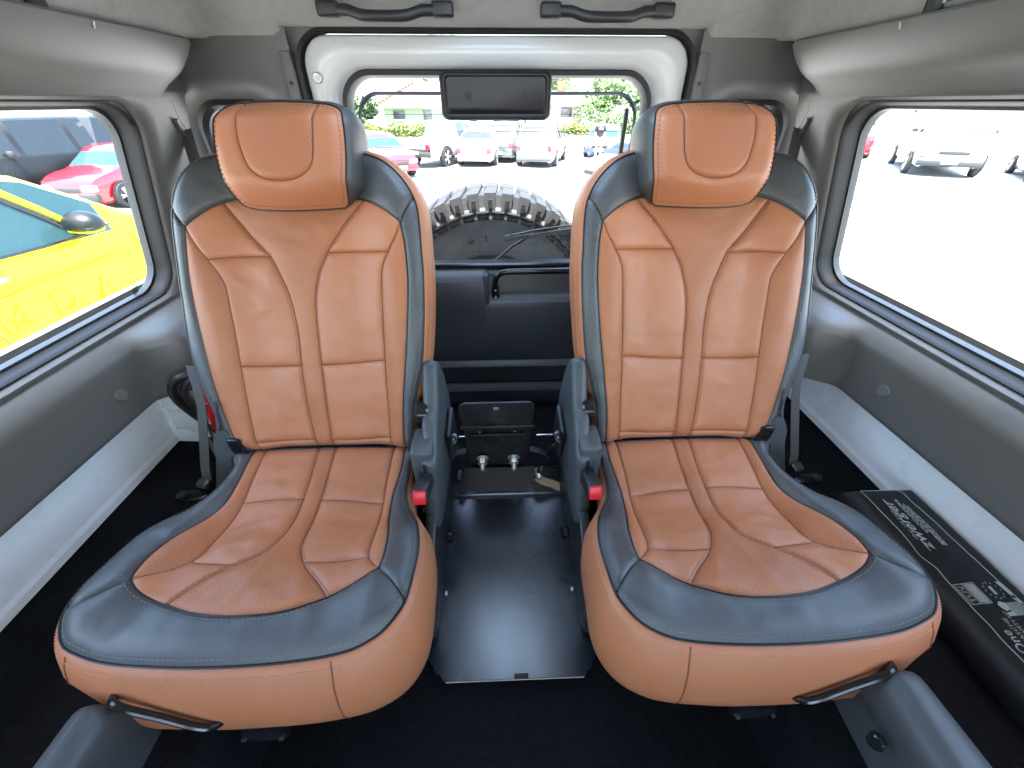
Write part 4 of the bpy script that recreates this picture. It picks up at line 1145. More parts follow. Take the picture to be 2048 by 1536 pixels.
# raised sidewall lettering
for ch, a in (('S', -14.0), ('T', -3.5)):
    aa = R(a)
    rx, rz = 0.250 * math.sin(aa), 0.250 * math.cos(aa)
    text_mesh('sidewall_letter', ch, 'tyre_rubber', spare, (SCX + rx - 0.016 * math.cos(aa), 1.3045, SCZ + rz + 0.016 * math.sin(aa)), (math.cos(aa), 0, -math.sin(aa)), (math.sin(aa), 0, math.cos(aa)), 0.05, extrude=0.004, bold=0.001)

# ------------------------------------------------------------------ grab handles on the headliner
for x0, x1, lab in ((-0.353, -0.087, 'black grab handle on the headliner above the left folding seat'), (0.085, 0.354, 'black grab handle on the headliner above the right folding seat')):
    h = thing('grab_handle', lab, 'grab handle', ((x0 + x1) / 2, 1.06, 0.16), 'grab handles on the headliner')
    yy, zz = 1.056, 0.1465
    L = x1 - x0
    path = [(x0 + 0.020, yy, zz + .001), (x0 + 0.045, yy - .004, zz), (x0 + 0.062, yy - 0.010, zz - .001), (x0 + 0.080, yy - 0.017, zz - 0.007), (x0 + 0.097, yy - 0.022, zz - .0105), (x0 + L / 2, yy - 0.024, zz - .0115), (x1 - 0.097, yy - 0.022, zz - .0105), (x1 - 0.080, yy - 0.017, zz - 0.007), (x1 - 0.062, yy - 0.010, zz - .001), (x1 - 0.045, yy - .004, zz), (x1 - 0.020, yy, zz + .001)]
    P = crom(path, 0.006)
    bm = bmesh.new()
    rings = []
    for p in P:
        rings.append([bm.verts.new((p[0], p[1] + 0.0085 * math.cos(t) , p[2] + 0.0095 * math.sin(t))) for t in [2 * math.pi * k / 12 for k in range(12)]])
    for a_, b_ in zip(rings, rings[1:]):
        for k in range(12): bm.faces.new((a_[k], a_[(k + 1) % 12], b_[(k + 1) % 12], b_[k]))
    bobj('grip', bm, 'black_plastic', h)
    for xx, s in ((x0, 1), (x1, -1)):
        box('end_cap', (xx + s * 0.021, yy + 0.001, zz + 0.002), (0.042, 0.024, 0.024), 'black_plastic', h, bev=0.005, seg=3)

# ------------------------------------------------------------------ seat belts
for sg, lab in ((-1, 'dark seat belt hanging behind the left folding seat to its floor anchor'), (1, 'dark seat belt hanging behind the right folding seat to its floor anchor')):
    b = thing('seat_belt', lab, 'seat belt', (sg * 0.675, 0.56, ZB), 'seat belts of the folding seats')
    tube('upper_webbing', [(sg * 0.712, 1.074, -0.050), (sg * 0.708, 1.060, -0.085), (sg * 0.70, 1.03, -0.20), (sg * 0.685, 0.98, -0.36)], 0.01, 'belt_web', b, flat=(0.034, 0.0016), up=Vector((0.25 * sg, -1, 0.2)), step=0.03)
    tube('lower_webbing', [(sg * 0.664, 0.705, -0.45), (sg * 0.668, 0.685, -0.53), (sg * 0.676, 0.655, -0.60), (sg * 0.680, 0.615, -0.67), (sg * 0.672, 0.595, -0.690)], 0.01, 'belt_web', b, flat=(0.024, 0.0016), up=Vector((0.25 * sg, -1, 0.3)), step=0.02)
    box('buckle_tongue', (sg * 0.668, 0.586, -0.686), (0.030, 0.022, 0.026), 'black_plastic', b, bev=0.005, rot=rotm(x=25, z=20 * sg))
    an = extrude_poly('anchor_plate', [(sg * (0.690 + 0.034 * math.cos(t)), 0.563 + 0.014 * math.sin(t)) for t in [2 * math.pi * k / 20 for k in range(20)]], 'z', ZB + 0.001, ZB + 0.007, 'gloss_black', b, bev=0.002)
    cyl('anchor_bolt', (sg * 0.708, 0.563, ZB + 0.006), (sg * 0.708, 0.563, ZB + 0.014), 0.0105, 'black_plastic', an, n=6, bev=0.0015)
    box('belt_guide', (sg * 0.752, 0.800, -0.498), (0.030, 0.028, 0.030), 'black_plastic', b, bev=0.006)
# hinge foot hooks beside each seat
for sg, lab in ((-1, 'curved steel floor hook beside the left seat hinge'), (1, 'curved dark floor hook beside the right seat hinge')):
    o = tube('floor_hook', [(sg * 0.585, 0.60, ZB + 0.03), (sg * 0.612, 0.59, ZB + 0.034), (sg * 0.628, 0.578, ZB + 0.022), (sg * 0.625, 0.560, ZB + 0.008), (sg * 0.595, 0.545, ZB + 0.006)], 0.0045 if sg < 0 else 0.008, 'steel' if sg < 0 else 'black_plastic', n=8, step=0.006)
    tag(o, lab, 'hook')

# ------------------------------------------------------------------ stowed things behind the left seat
o = bobj('corner_cover', bm_box((-0.742, 0.80, -0.62), (0.21, 0.10, 0.20), 0.012, 3, rotm(x=-8, z=-4)), 'white_paint')
tag(o, 'white corner cover panel behind the left folding seat', 'panel')
N_ = 14
vs = []; fs = []
for j in range(N_):
    for i in range(N_):
        u_, v_ = i / (N_ - 1), j / (N_ - 1)
        x = -0.815 + 0.17 * u_; z = -0.655 + 0.10 * v_ - 0.03 * u_
        y = 0.735 + 0.012 * v_ + 0.012 * noise.noise(Vector((u_ * 5, v_ * 5, 3))) + 0.006 * noise.noise(Vector((u_ * 13, v_ * 11, 7)))
        vs.append((x, y, z))
for j in range(N_ - 1):
    for i in range(N_ - 1): fs.append((j * N_ + i, j * N_ + i + 1, (j + 1) * N_ + i + 1, (j + 1) * N_ + i))
o = obj('plastic_sheet', vs, fs, 'clear_plastic', sharp=0)
tag(o, 'crumpled translucent plastic sheet over the white corner cover', 'plastic sheet')
coil = [(-0.712 + 0.045 * math.cos(t) , 0.730 + 0.012 * math.sin(2 * t), -0.575 + 0.085 * math.sin(t)) for t in [2 * math.pi * k / 28 for k in range(28)]]
c1 = thing('cable_coil', 'coil of thick black cable hanging behind the left seat', 'cable', (-0.65, 0.70, ZB))
tube('cable', coil, 0.009, 'black_plastic', c1, n=10, closed=True)
tube('cable', [(p[0] + 0.016, p[1] + 0.008, p[2] - 0.012) for p in coil], 0.008, 'black_plastic', c1, n=10, closed=True)
tube('cable', [(-0.712, 0.70, -0.655), (-0.680, 0.665, -0.678), (-0.655, 0.64, -0.682), (-0.630, 0.60, -0.684)], 0.009, 'black_plastic', c1, n=10, step=0.01)
o = box('tool_pouch', (-0.684, 0.722, -0.585), (0.030, 0.03, 0.13), 'red_plastic', bev=0.012, seg=3, rot=rotm(y=8))
tag(o, 'small red pouch squeezed behind the left seat hinge', 'pouch')
o = tube('wire_loop', [(-0.664, 0.69, -0.540), (-0.684, 0.688, -0.590), (-0.688, 0.685, -0.635), (-0.676, 0.68, -0.675)], 0.0028, 'steel', n=8, step=0.01)
tag(o, 'thin steel wire hoop in front of the red pouch', 'wire')

# ------------------------------------------------------------------ tunnel plate
ZP = -0.85
pl = [(-0.121, 0.252), (0.135, 0.252), (0.166, 0.288), (0.166, 0.50), (0.150, 0.66), (-0.150, 0.66), (-0.158, 0.50), (-0.158, 0.288)]
tp = thing('tunnel_plate', 'glossy black metal floor plate between the two folding seats', 'floor plate', (0, 0.45, ZF))
bmx = bmesh.new()
up_ = [bmx.verts.new((x, y, ZP)) for x, y in pl]
bx_ = [bmx.verts.new((-0.135, 0.712, ZP + 0.052)), bmx.verts.new((0.135, 0.712, ZP + 0.052))]
bmx.faces.new(up_)
bmx.faces.new((up_[5], up_[4], bx_[1], bx_[0]))
bmesh.ops.bevel(bmx, geom=[e for e in bmx.edges if len(e.link_faces) == 2], offset=0.01, segments=3, affect='EDGES')
bmesh.ops.triangulate(bmx, faces=[f for f in bmx.faces if len(f.verts) > 4])
bmesh.ops.solidify(bmx, geom=bmx.faces[:], thickness=0.003)
bobj('plate', bmx, 'plate_black', tp)
tube('front_edge', [(-0.119, 0.2505, ZP), (0.133, 0.2505, ZP)], 0.0014, 'bright_edge', tp, n=6)
box('edge_slot', (0.018, 0.256, ZP + 0.001), (0.026, 0.007, 0.004), 'rubber', tp, bev=0.001)
box('plate_riser', (0.004, 0.45, (ZP + ZF) / 2 - 0.004), (0.30, 0.36, ZP - ZF - 0.008), 'rubber', tp, bev=0.004)

# ------------------------------------------------------------------ mounting bracket
mb = thing('mounting_bracket', 'dusty black steel bracket with punched holes and two bolts behind the floor plate', 'bracket', (-0.02, 0.72, ZF))
yb = 0.728
bm = bmesh.new()
o2 = rrect(-0.020, -0.705, 0.190, 0.215, 0.018, 6)
lo_ = [(a if b > -0.76 else a * 0.78 - 0.004, b) for a, b in o2]
A = [bm.verts.new((a, yb + (0.012 if b > -0.665 else 0.0), b)) for a, b in lo_]
Bv = [bm.verts.new((a, yb + 0.006 + (0.012 if b > -0.665 else 0.0), b)) for a, b in lo_]
bm.faces.new(A); bm.faces.new(Bv[::-1])
for i in range(len(A)): bm.faces.new((A[i], Bv[i], Bv[(i + 1) % len(A)], A[(i + 1) % len(A)]))
bmesh.ops.triangulate(bm, faces=[f for f in bm.faces if len(f.verts) > 4])
bobj('upright', bm, 'bracket_black', mb, smooth=False)
for x, z, r in ((-0.068, -0.632, .0085), (0.024, -0.632, .0085), (-0.066, -0.678, .0055), (0.024, -0.678, .0055), (-0.064, -0.702, .005), (0.023, -0.702, .005)):
    cyl('hole', (x, yb + (0.0115 if z > -0.665 else -0.0005), z), (x, yb + (0.014 if z > -0.665 else 0.002), z), r, 'rubber', mb, n=16)
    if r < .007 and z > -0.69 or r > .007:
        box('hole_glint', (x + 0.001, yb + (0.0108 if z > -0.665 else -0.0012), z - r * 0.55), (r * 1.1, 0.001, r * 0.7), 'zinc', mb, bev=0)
box('bend_ridge', (-0.020, yb + 0.002, -0.668), (0.188, 0.008, 0.010), 'bracket_black', mb, bev=0.003)
box('bend_ridge', (-0.020, yb - 0.002, -0.690), (0.140, 0.008, 0.006), 'bracket_black', mb, bev=0.002)
box('notch', (-0.022, yb + 0.0105, -0.613), (0.014, 0.002, 0.007), 'zinc', mb, bev=0)
for x in (-0.062, 0.022):
    bo = bobj('bolt', bm_cyl((x, yb, -0.775), (x, yb - 0.006, -0.777), 0.0165, n=24, bev=0.002), 'zinc', mb)
    bobj('nut', bm_cyl((x, yb - 0.005, -0.777), (x, yb - 0.020, -0.781), 0.0125, n=6, bev=0.0015), 'zinc', bo)
    bobj('stud', bm_cyl((x, yb - 0.018, -0.781), (x, yb - 0.036, -0.787), 0.0068, n=14, bev=0.002), 'zinc', bo)
for sg in (-1, 1):
    tube('brace', [(-0.02 + sg * 0.085, 0.735, -0.755), (-0.02 + sg * 0.115, 0.735, -0.765), (-0.02 + sg * 0.135, 0.735, -0.790), (-0.02 + sg * 0.140, 0.735, -0.83)], 0.006, 'bracket_black', mb, flat=(0.02, 0.004), up=Vector((0, 0, 1)), step=0.01)
    tube('rail', [(sg * 0.10 - .01, 0.80, -0.765), (sg * 0.20 - .01, 0.80, -0.765)], 0.003, 'bright_edge', mb, n=6)
    tube('rail_arch', [(sg * 0.125, 0.77, -0.81), (sg * 0.135, 0.77, -0.78), (sg * 0.150, 0.77, -0.778), (sg * 0.165, 0.77, -0.80)], 0.006, 'bracket_black', mb, n=8, step=0.008)
    bobj('side_bolt', bm_cyl((sg * 0.105 - 0.018, 0.70, -0.795), (sg * 0.105 - 0.018, 0.672, -0.802), 0.011, 0.008, n=10, bev=0.002), 'bracket_black' if sg < 0 else 'zinc', mb)
sp = thing('canvas_strap', 'torn beige canvas strap under a black clamp beside the bracket', 'strap', (0.13, 0.69, ZP))
box('clamp', (0.108, 0.690, -0.797), (0.055, 0.020, 0.024), 'black_plastic', sp, bev=0.008, seg=3, rot=rotm(y=28))
tube('strap', [(0.082, 0.680, -0.803), (0.100, 0.675, -0.815), (0.125, 0.672, -0.823), (0.147, 0.668, -0.836)], 0.01, 'canvas', sp, flat=(0.022, 0.004), up=Vector((0, -1, 0.3)), step=0.006)

# ------------------------------------------------------------------ grey bracket covers in the near corners
for sg, lab in ((-1, 'grey plastic bracket cover in the lower left corner below the seat'), (1, 'grey plastic bracket cover with a screw in the lower right corner below the seat')):
    t = thing('bracket_cover', lab, 'bracket cover', (sg * 0.50, 0.08, ZB), 'grey bracket covers')
    def sec(y, k):
        x0, x1, zt = 0.492 - 0.002 * k, 0.540 + 0.008 * k, -0.588 + 0.002 * k
        if sg > 0: x0 -= 0.022 + 0.010 * k; x1 -= 0.010
        c = []
        r = 0.026
        for a in range(0, 91, 15):
            c.append((x1 - r + r * math.cos(R(a)), zt - r + r * math.sin(R(a))))
        for a in range(90, 181, 15):
            c.append((x0 + r + r * math.cos(R(a)), zt - r * (1 if sg < 0 else 1.6) + r * (1 if sg < 0 else 1.6) * math.sin(R(a))))
        c = [(x1 + 0.012, ZB - 0.12)] + c + [(x0 - 0.01, ZB - 0.12)]
        return [(sg * a, y, b) for a, b in c]
    loops = []
    for y, k, dz in ((0.170, 0, 0.10), (0.172, 0, 0.030), (0.170, 0, 0.013), (0.166, 0, 0.005), (0.160, 0.05, 0.001), (0.150, 0.1, 0), (0.08, 0.5, 0), (0.0, 1.0, 0), (-0.15, 1.6, 0)):
        loops.append([(x, y, min(z, z - dz) if z > ZB - 0.1 else z) for x, y, z in sec(y, k)])
    bridge('cover', loops, 'seat_plastic', t, closed=False, cap0=True, sharp=40)
    if sg > 0:
        cyl('cover_screw', (sg * 0.452, 0.112, -0.640), (sg * 0.440, 0.107, -0.634), 0.009, 'gloss_black', t, n=16, bev=0.002)
# ------------------------------------------------------------------ printed bag on the right wheel box
bag = thing('emergency_bag', 'flat black fabric bag with white print lying along the right side wall', 'bag', (0.775, 0.25, ZB))
ZT = -0.649
nu, nv = 12, 46
def bag_z(x, y):
    e = min((x - 0.702) / 0.02, (0.846 - x) / 0.012, (0.497 - y) / 0.016, 1.0)
    e = max(0, e)
    wv = 0.0022 * noise.noise(Vector((x * 30, y * 16, 4))) + 0.0013 * noise.noise(Vector((x * 60, y * 45, 9)))
    dip = -0.004 * math.exp(-((y - 0.345) / 0.03) ** 2) * math.exp(-((x - 0.73) / 0.05) ** 2)
    return ZT + (wv + dip) * min(1, e) - 0.014 * (1 - math.sqrt(max(0, 1 - (1 - e) ** 2)))
xs = list(np.linspace(0.702, 0.846, nu * 2)); ys = list(np.linspace(-0.15, 0.497, nv * 2))
vs = [(x, y, bag_z(x, y)) for y in ys for x in xs]; k = len(xs)
fs = [(j * k + i, j * k + i + 1, (j + 1) * k + i + 1, (j + 1) * k + i) for j in range(len(ys) - 1) for i in range(k - 1)]
bd = [i for i in range(k)] + [j * k + k - 1 for j in range(1, len(ys))] + [(len(ys) - 1) * k + i for i in range(k - 2, -1, -1)] + [j * k for j in range(len(ys) - 2, 0, -1)]
base0 = len(vs)
for i in bd:
    x, y, z = vs[i]
    vs.append((min(x + (0.004 if x > .8 else -0.004), 0.8485), y, ZB + 0.020))
m_ = len(bd)
for i in bd:
    x, y, z = vs[i]
    vs.append((x, y, ZB + 0.002))
for i in range(m_):
    a, b = bd[i], bd[(i + 1) % m_]
    fs.append((b, a, base0 + i, base0 + (i + 1) % m_)); fs.append((base0 + (i + 1) % m_, base0 + i, base0 + m_ + i, base0 + m_ + (i + 1) % m_))
obj('cover', vs, fs, 'bag_fabric', bag, sharp=60)
UX, UY = (0, 1, 0), (-1, 0, 0)
LZ = 0.0016
def bt(s, near_y, base_x, length, height, shear=0.0, bold=0.0):
    o = text_mesh('printed_text', s, 'print_white', bag, (0, 0, 0), (1, 0, 0), (0, 1, 0), 1.0, extrude=0, shear=shear, bold=bold, fit=(length, height))
    co = np.empty(len(o.data.vertices) * 3); o.data.vertices.foreach_get('co', co); co = co.reshape(-1, 3)
    X = base_x - co[:, 1]; Y = near_y + co[:, 0]
    Z = np.array([bag_z(a, b) for a, b in zip(X, Y)]) + LZ
    o.data.vertices.foreach_set('co', np.stack([X, Y, Z], 1).ravel()); o.data.update()
    return o
def bline(name, pts, w_=0.0012):
    P = crom(pts, 0.006) if len(pts) > 2 else [np.array(pts[0]) + (np.array(pts[1]) - np.array(pts[0])) * t for t in np.linspace(0, 1, 12)]
    return tube(name, [(p[0], p[1], bag_z(p[0], p[1]) + LZ * .6) for p in P], 0.001, 'print_white', bag, flat=(w_, 0.0006))
bt('zwerger', 0.359, 0.7735, 0.106, 0.0185, shear=0.25, bold=0.012)
bt('Über 100 Jahre', 0.380, 0.7550, 0.060, 0.0062, bold=0.008)
bline('printed_rule', [(0.7570, 0.357), (0.7570, 0.378)], 0.0008); bline('printed_rule', [(0.7570, 0.442), (0.7570, 0.467)], 0.0008)
rl_ = random.Random(3)
for i, (x, y0, y1) in enumerate(((0.7800, 0.390, 0.463), (0.7835, 0.392, 0.466), (0.7870, 0.366, 0.452), (0.7905, 0.366, 0.455), (0.7945, 0.366, 0.450))):
    y = y0
    while y < y1:
        l = rl_.uniform(0.004, 0.011)
        bline('printed_smalltext', [(x, y), (x, min(y + l, y1))], 0.0013); y += l + 0.0018
bline('printed_border', [(0.733, -0.10), (0.733, 0.204), (0.734, 0.295), (0.7365, 0.33), (0.731, 0.352), (0.7325, 0.38), (0.731, 0.45), (0.730, 0.486), (0.732, 0.490), (0.77, 0.4895), (0.806, 0.4895), (0.812, 0.484), (0.814, 0.46), (0.817, 0.38), (0.819, 0.303), (0.820, 0.20), (0.820, -0.10)], 0.0012)
bt('TÜV', 0.2675, 0.7490, 0.027, 0.0095)
for a, b in (((0.738, 0.265), (0.738, 0.297)), ((0.772, 0.2665), (0.772, 0.2985)), ((0.738, 0.265), (0.772, 0.2665)), ((0.738, 0.297), (0.772, 0.2985)), ((0.752, 0.266), (0.752, 0.298))):
    bline('printed_rule', [a, b], 0.0008)
for i in range(5): bline('printed_rule', [(0.7555 + 0.0033 * i, 0.2675), (0.7555 + 0.0033 * i, 0.2965)], 0.0019)
for i in range(12):
    a = 2 * math.pi * i / 12
    cx_, cy_ = 0.793 + 0.0125 * math.cos(a), 0.285 + 0.0125 * math.sin(a)
    st_ = []
    for j in range(10):
        r = 0.0017 if j % 2 == 0 else 0.0007
        st_.append((cx_ + r * math.cos(a + math.pi * j / 5), cy_ + r * math.sin(a + math.pi * j / 5)))
    obj('printed_star', [(x, y, bag_z(x, y) + LZ) for x, y in st_], [tuple(range(10))], 'print_white', bag, smooth=False)
for i in range(3): bline('printed_rule', [(0.7915 + 0.0018 * i, 0.279), (0.7915 + 0.0018 * i, 0.2915)], 0.0008)
def bpoly(pts):
    obj('printed_mark', [(x, y, bag_z(x, y) + LZ * 1.3) for x, y in pts], [tuple(range(len(pts)))], 'print_white', bag, smooth=False)
bpoly([(0.810, 0.299), (0.819, 0.298), (0.819, 0.280), (0.812, 0.274), (0.811, 0.276)])
bpoly([(0.808, 0.272), (0.819, 0.270), (0.819, 0.262), (0.814, 0.264)])
bpoly([(0.776, 0.263), (0.783, 0.268), (0.790, 0.266), (0.790, 0.256), (0.782, 0.253), (0.778, 0.257)])
bpoly([(0.776, 0.250), (0.790, 0.253), (0.790, 0.246), (0.779, 0.246)])
for i in range(6): bline('printed_rule', [(0.792 + 0.004 * i, 0.247), (0.793 + 0.004 * i, 0.266)], 0.0022 - 0.0002 * i)
bt('KOMBITASCHE', 0.176, 0.7685, 0.068, 0.0075)
bt('EMERGENCY SAFETY KIT', 0.176, 0.7790, 0.078, 0.0060)
bt('One', 0.196, 0.7545, 0.031, 0.0135, bold=0.01)

# ------------------------------------------------------------------ outside: yard, vehicles, houses, trees
def ground_z(x, y):
    r = math.hypot(x, y)
    return -1.80 - 0.60 * float(sm(r, 4.0, 13.0))
rs = [0, 2, 3, 4, 5, 6, 7, 8, 9, 10, 11, 12, 13, 16, 22, 40, 90, 200, 420]
nA = 48
vs = [(0, 0, ground_z(0, 0))]
for r in rs[1:]:
    for k in range(nA):
        a = 2 * math.pi * k / nA
        vs.append((r * math.cos(a), r * math.sin(a), ground_z(r, 0)))
fs = [(0, 1 + k, 1 + (k + 1) % nA) for k in range(nA)]
for j in range(len(rs) - 2):
    for k in range(nA):
        a, b = 1 + j * nA + k, 1 + j * nA + (k + 1) % nA
        fs.append((a, a + nA, b + nA, b))
structure(obj('ground', vs, fs, 'asphalt'), 'pale sunlit yard outside the vehicle')

def wheel(par, x, y, r, wd, sgn):
    """local: car length along x, wheel axis along y"""
    n = 24
    prof = [(0.62 * r, -.2), (0.7 * r, .5), (0.93 * r, .5), (r, .35), (r, -.5)]
    t = bridge('tyre', [[(x + rr * math.cos(2 * math.pi * i / n), y + sgn * o * wd, r + rr * math.sin(2 * math.pi * i / n)) for i in range(n)] for rr, o in prof], 'tyre_rubber', par, cap0=True, cap1=True)
    bm = bmesh.new()
    for k in range(5):
        a = 2 * math.pi * k / 5
        for off in (-.16, .16):
            p0 = Vector((x + .12 * r * math.cos(a), y + sgn * wd * .38, r + .12 * r * math.sin(a))); p1 = Vector((x + .66 * r * math.cos(a + off), y + sgn * wd * .46, r + .66 * r * math.sin(a + off)))
            bm_cyl(p0, p1, .07 * r, .06 * r, 6, bm)
    bm_cyl((x, y + sgn * wd * .3, r), (x, y + sgn * wd * .45, r), .16 * r, None, 10, bm)
    bobj('rim', bm, 'alloy', t)

def car(name, label, cat, loc, yaw, L, Wd, top, zb, paint, glassm='car_glass', side_glass=((.30, .47), (.50, .66), (.69, .80)), wind=(.24, .36), rearw=(.86, .95), wr=.32, axles=(.18, .80), sill=.24, group='vehicles parked in the yard', plate=True, bumper=None, lamps=True, roofw=.74, wheels=True, scale_n=44):
    """top: (t, z) outline of bonnet, screen, roof and tail, t from nose 0 to tail 1; local +x points to the nose"""
    t0 = thing(name, label, cat, loc, group, local=True, rotz=R(yaw))
    ts = np.linspace(0, 1, scale_n + 1)
    T, Z = zip(*top)
    rows = []
    hw = Wd / 2
    for t in ts:
        zt = float(np.interp(t, T, Z))
        e = abs(2 * t - 1)
        w_ = hw * (1 - 0.13 * e ** 6 - 0.05 * e ** 2)
        x = L * (0.5 - t)
        lo = sill + (0.10 * max(0, (e - .9) / .1))
        zbl = min(zb, zt - .02)
        k = min(1, max(0, (zt - zb) / (max(Z) - zb + 1e-6)))
        wr_ = w_ * (0.95 - (0.95 - roofw) * k)
        pts = [(w_ * .80, lo - .06), (w_ * .97, lo + .04), (w_, lo + .25), (w_ * .99, zbl - .06), (w_ * .955, zbl), (wr_ * .5 + w_ * .955 * .5, zbl * .5 + (zt - .05) * .5 if zt > zb else zbl + .002), (wr_ + .01, max(zbl + .004, zt - .055)), (wr_ - .06, max(zbl + .006, zt - .015)), (wr_ * .5, zt), (0, zt + .015)]
        full = [(x, y, z) for y, z in pts] + [(x, -y, z) for y, z in pts[-2::-1]]
        rows.append(full)
    m = len(rows[0])
    vsb = [p for r_ in rows for p in r_]
    body, glass = [], {}
    for j in range(scale_n):
        tc_ = (ts[j] + ts[j + 1]) / 2
        for i in range(m - 1):
            f = (j * m + i, j * m + i + 1, (j + 1) * m + i + 1, (j + 1) * m + i)
            ii = min(i, m - 2 - i)
            key = None
            if ii in (4, 5):
                for q, (a, b) in enumerate(side_glass):
                    if a < tc_ < b: key = ('s', q, i < m / 2)
            if ii in (7, 8) or (ii == 6 and False):
                if wind and wind[0] < tc_ < wind[1]: key = ('w',)
                if rearw and rearw[0] < tc_ < rearw[1]: key = ('r',)
            if key: glass.setdefault(key, []).append(f)
            else: body.append(f)
    body.append(tuple(range(m))); body.append(tuple(scale_n * m + i for i in range(m - 1, -1, -1)))
    bo = obj('body', vsb, body, paint, t0, sharp=50)
    for key, fl_ in glass.items():
        ids = sorted({i for f in fl_ for i in f}); mp = {a: b for b, a in enumerate(ids)}
        obj({'s': 'side_window', 'w': 'windscreen', 'r': 'rear_window'}[key[0]], [vsb[i] for i in ids], [tuple(mp[i] for i in f) for f in fl_], glassm, t0, sharp=0)
    if wheels:
        for ax in axles:
            for s in (-1, 1):
                x = L * (.5 - ax)
                # dark arch behind the wheel
                ar = [(x + (wr * 1.16) * math.cos(R(a)), s * (hw * .985), wr + (wr * 1.16) * math.sin(R(a))) for a in range(-20, 201, 10)]
                ar2 = [(p[0], s * (hw * 1.012), p[2]) for p in ar]
                vsx = [(x, s * hw * 1.008, wr)] + ar2
                obj('wheel_arch', vsx, [(0, i, i + 1) for i in range(1, len(vsx) - 1)], 'rubber', t0, smooth=False)
                wheel(t0, x, s * (hw - .07), wr, .2, s)
    zf = float(np.interp(.02, T, Z)); zr = float(np.interp(.98, T, Z))
    if lamps:
        for s in (-1, 1):
            box('headlight', (L * .5 - .07, s * hw * .66, zf - .16), (.16, hw * .42, .15), 'lamp_clear', t0, bev=.04)
            box('tail_light', (-L * .5 + .06, s * hw * .74, zr - .26), (.14, hw * .22, .22), 'tail_red', t0, bev=.03)
    box('grille', (L * .5 - .012, 0, zf - .20), (.05, hw * .8, .12), bumper or 'grey_bumper', t0, bev=.02)
    box('front_bumper', (L * .5 - .04, 0, sill + .12), (.16, Wd * .86, .20), bumper or paint, t0, bev=.05)
    box('rear_bumper', (-L * .5 + .04, 0, sill + .12), (.16, Wd * .86, .22), bumper or paint, t0, bev=.05)
    if plate:
        box('number_plate', (L * .5 + .045, 0, sill + .16), (.012, .50, .11), 'plate_white', t0, bev=.003)
        box('number_plate', (-L * .5 - .045, 0, sill + .20), (.012, .50, .11), 'plate_white', t0, bev=.003)
    for s in (-1, 1):
        tw = (wind[1] if wind else .3) + .02
        box('door_mirror', (L * (.5 - tw), s * (hw + .08), zb + .06), (.12, .20, .14), paint if not bumper else bumper, t0, bev=.04)
    return t0

HATCH = [(0, .62), (.02, .74), (.08, .84), (.24, .98), (.30, 1.14), (.40, 1.40), (.47, 1.46), (.60, 1.47), (.78, 1.42), (.86, 1.30), (.95, .98), (.985, .86), (1, .60)]
SUV = [(0, .70), (.02, .86), (.08, .98), (.25, 1.10), (.31, 1.26), (.41, 1.56), (.48, 1.63), (.65, 1.65), (.84, 1.60), (.90, 1.48), (.965, 1.08), (.99, .96), (1, .66)]
SEDAN = [(0, .60), (.02, .72), (.08, .82), (.26, .94), (.32, 1.08), (.43, 1.38), (.50, 1.43), (.62, 1.43), (.74, 1.34), (.85, 1.04), (.96, .98), (.99, .90), (1, .60)]
VAN = [(0, .62), (.015, .90), (.05, 1.02), (.13, 1.16), (.16, 1.30), (.27, 1.95), (.31, 2.05), (.40, 2.08), (.98, 2.08), (.995, 1.9), (1, .5)]
PICK = [(0, .72), (.02, .92), (.06, 1.02), (.22, 1.10), (.27, 1.26), (.35, 1.62), (.40, 1.72), (.50, 1.74), (.58, 1.68), (.615, 1.12), (.64, 1.10), (.98, 1.10), (.99, 1.0), (1, .62)]
def gz(x, y): return (x, y, ground_z(x, y))

# yellow car close by on the left, nose towards the rear of our vehicle
yc = car('yellow_car', 'bright yellow hatchback parked close beside the left window', 'car', (-4.58, 3.32, -1.86), 78, 4.15, 1.76, HATCH, .90, 'yellow_paint', 'aqua_glass', side_glass=((.31, .58), (.61, .76)), wind=(.25, .40), scale_n=60, lamps=True)
for m_ in list(yc.children):
    if m_.name.startswith('door_mirror'): bpy.data.objects.remove(m_)
# local +x = nose (+Y world), local -y = +X world: the side we see
sx = -0.88
bm = bmesh.new()
bmesh.ops.create_uvsphere(bm, u_segments=20, v_segments=12, radius=1.0)
bmesh.ops.scale(bm, vec=(.12, .16, .10), verts=bm.verts)
for v_ in bm.verts:
    if v_.co.z < -.03: v_.co.z = -.03 + (v_.co.z + .03) * .5
bmesh.ops.translate(bm, vec=(.47, sx - .10, 1.03), verts=bm.verts)
mr = bobj('door_mirror', bm, 'black_paint', yc)
box('mirror_base', (.48, sx - .08, .985), (.16, .22, .05), 'yellow_paint', mr, bev=.022, seg=3)
box('mirror_band', (.47, sx - .10, 1.012), (.20, .29, .016), 'gloss_black', mr, bev=.006)
tube('waist_strip', [(-.9, sx + .028, .912), (-.3, sx + .014, .912), (.2, sx + .012, .912), (.50, sx + .018, .925)], .012, 'gloss_black', yc, n=8)
tube('screen_pillar', [(.50, sx + .055, .94), (.33, sx + .12, 1.13), (.10, sx + .20, 1.36), (-.1, sx + .22, 1.42)], .022, 'gloss_black', yc, n=8)
tube('screen_pillar', [(.54, sx + .075, .95), (.37, sx + .14, 1.15), (.14, sx + .22, 1.39), (-.1, sx + .25, 1.45)], .034, 'yellow_paint', yc, n=8)
for pth in ([(.86, sx + .010, .86), (.90, sx + .002, .74), (.93, sx - .002, .55), (.93, sx + .004, .35)], [(-.42, sx + .010, .88), (-.45, sx + .000, .70), (-.44, sx - .003, .50), (-.40, sx + .004, .32)]):
    tube('door_gap', pth, .004, 'rubber', yc, n=6, step=.03)
hd = box('door_handle', (-.26, sx - .012, .775), (.20, .022, .030), 'alloy', yc, bev=.009)
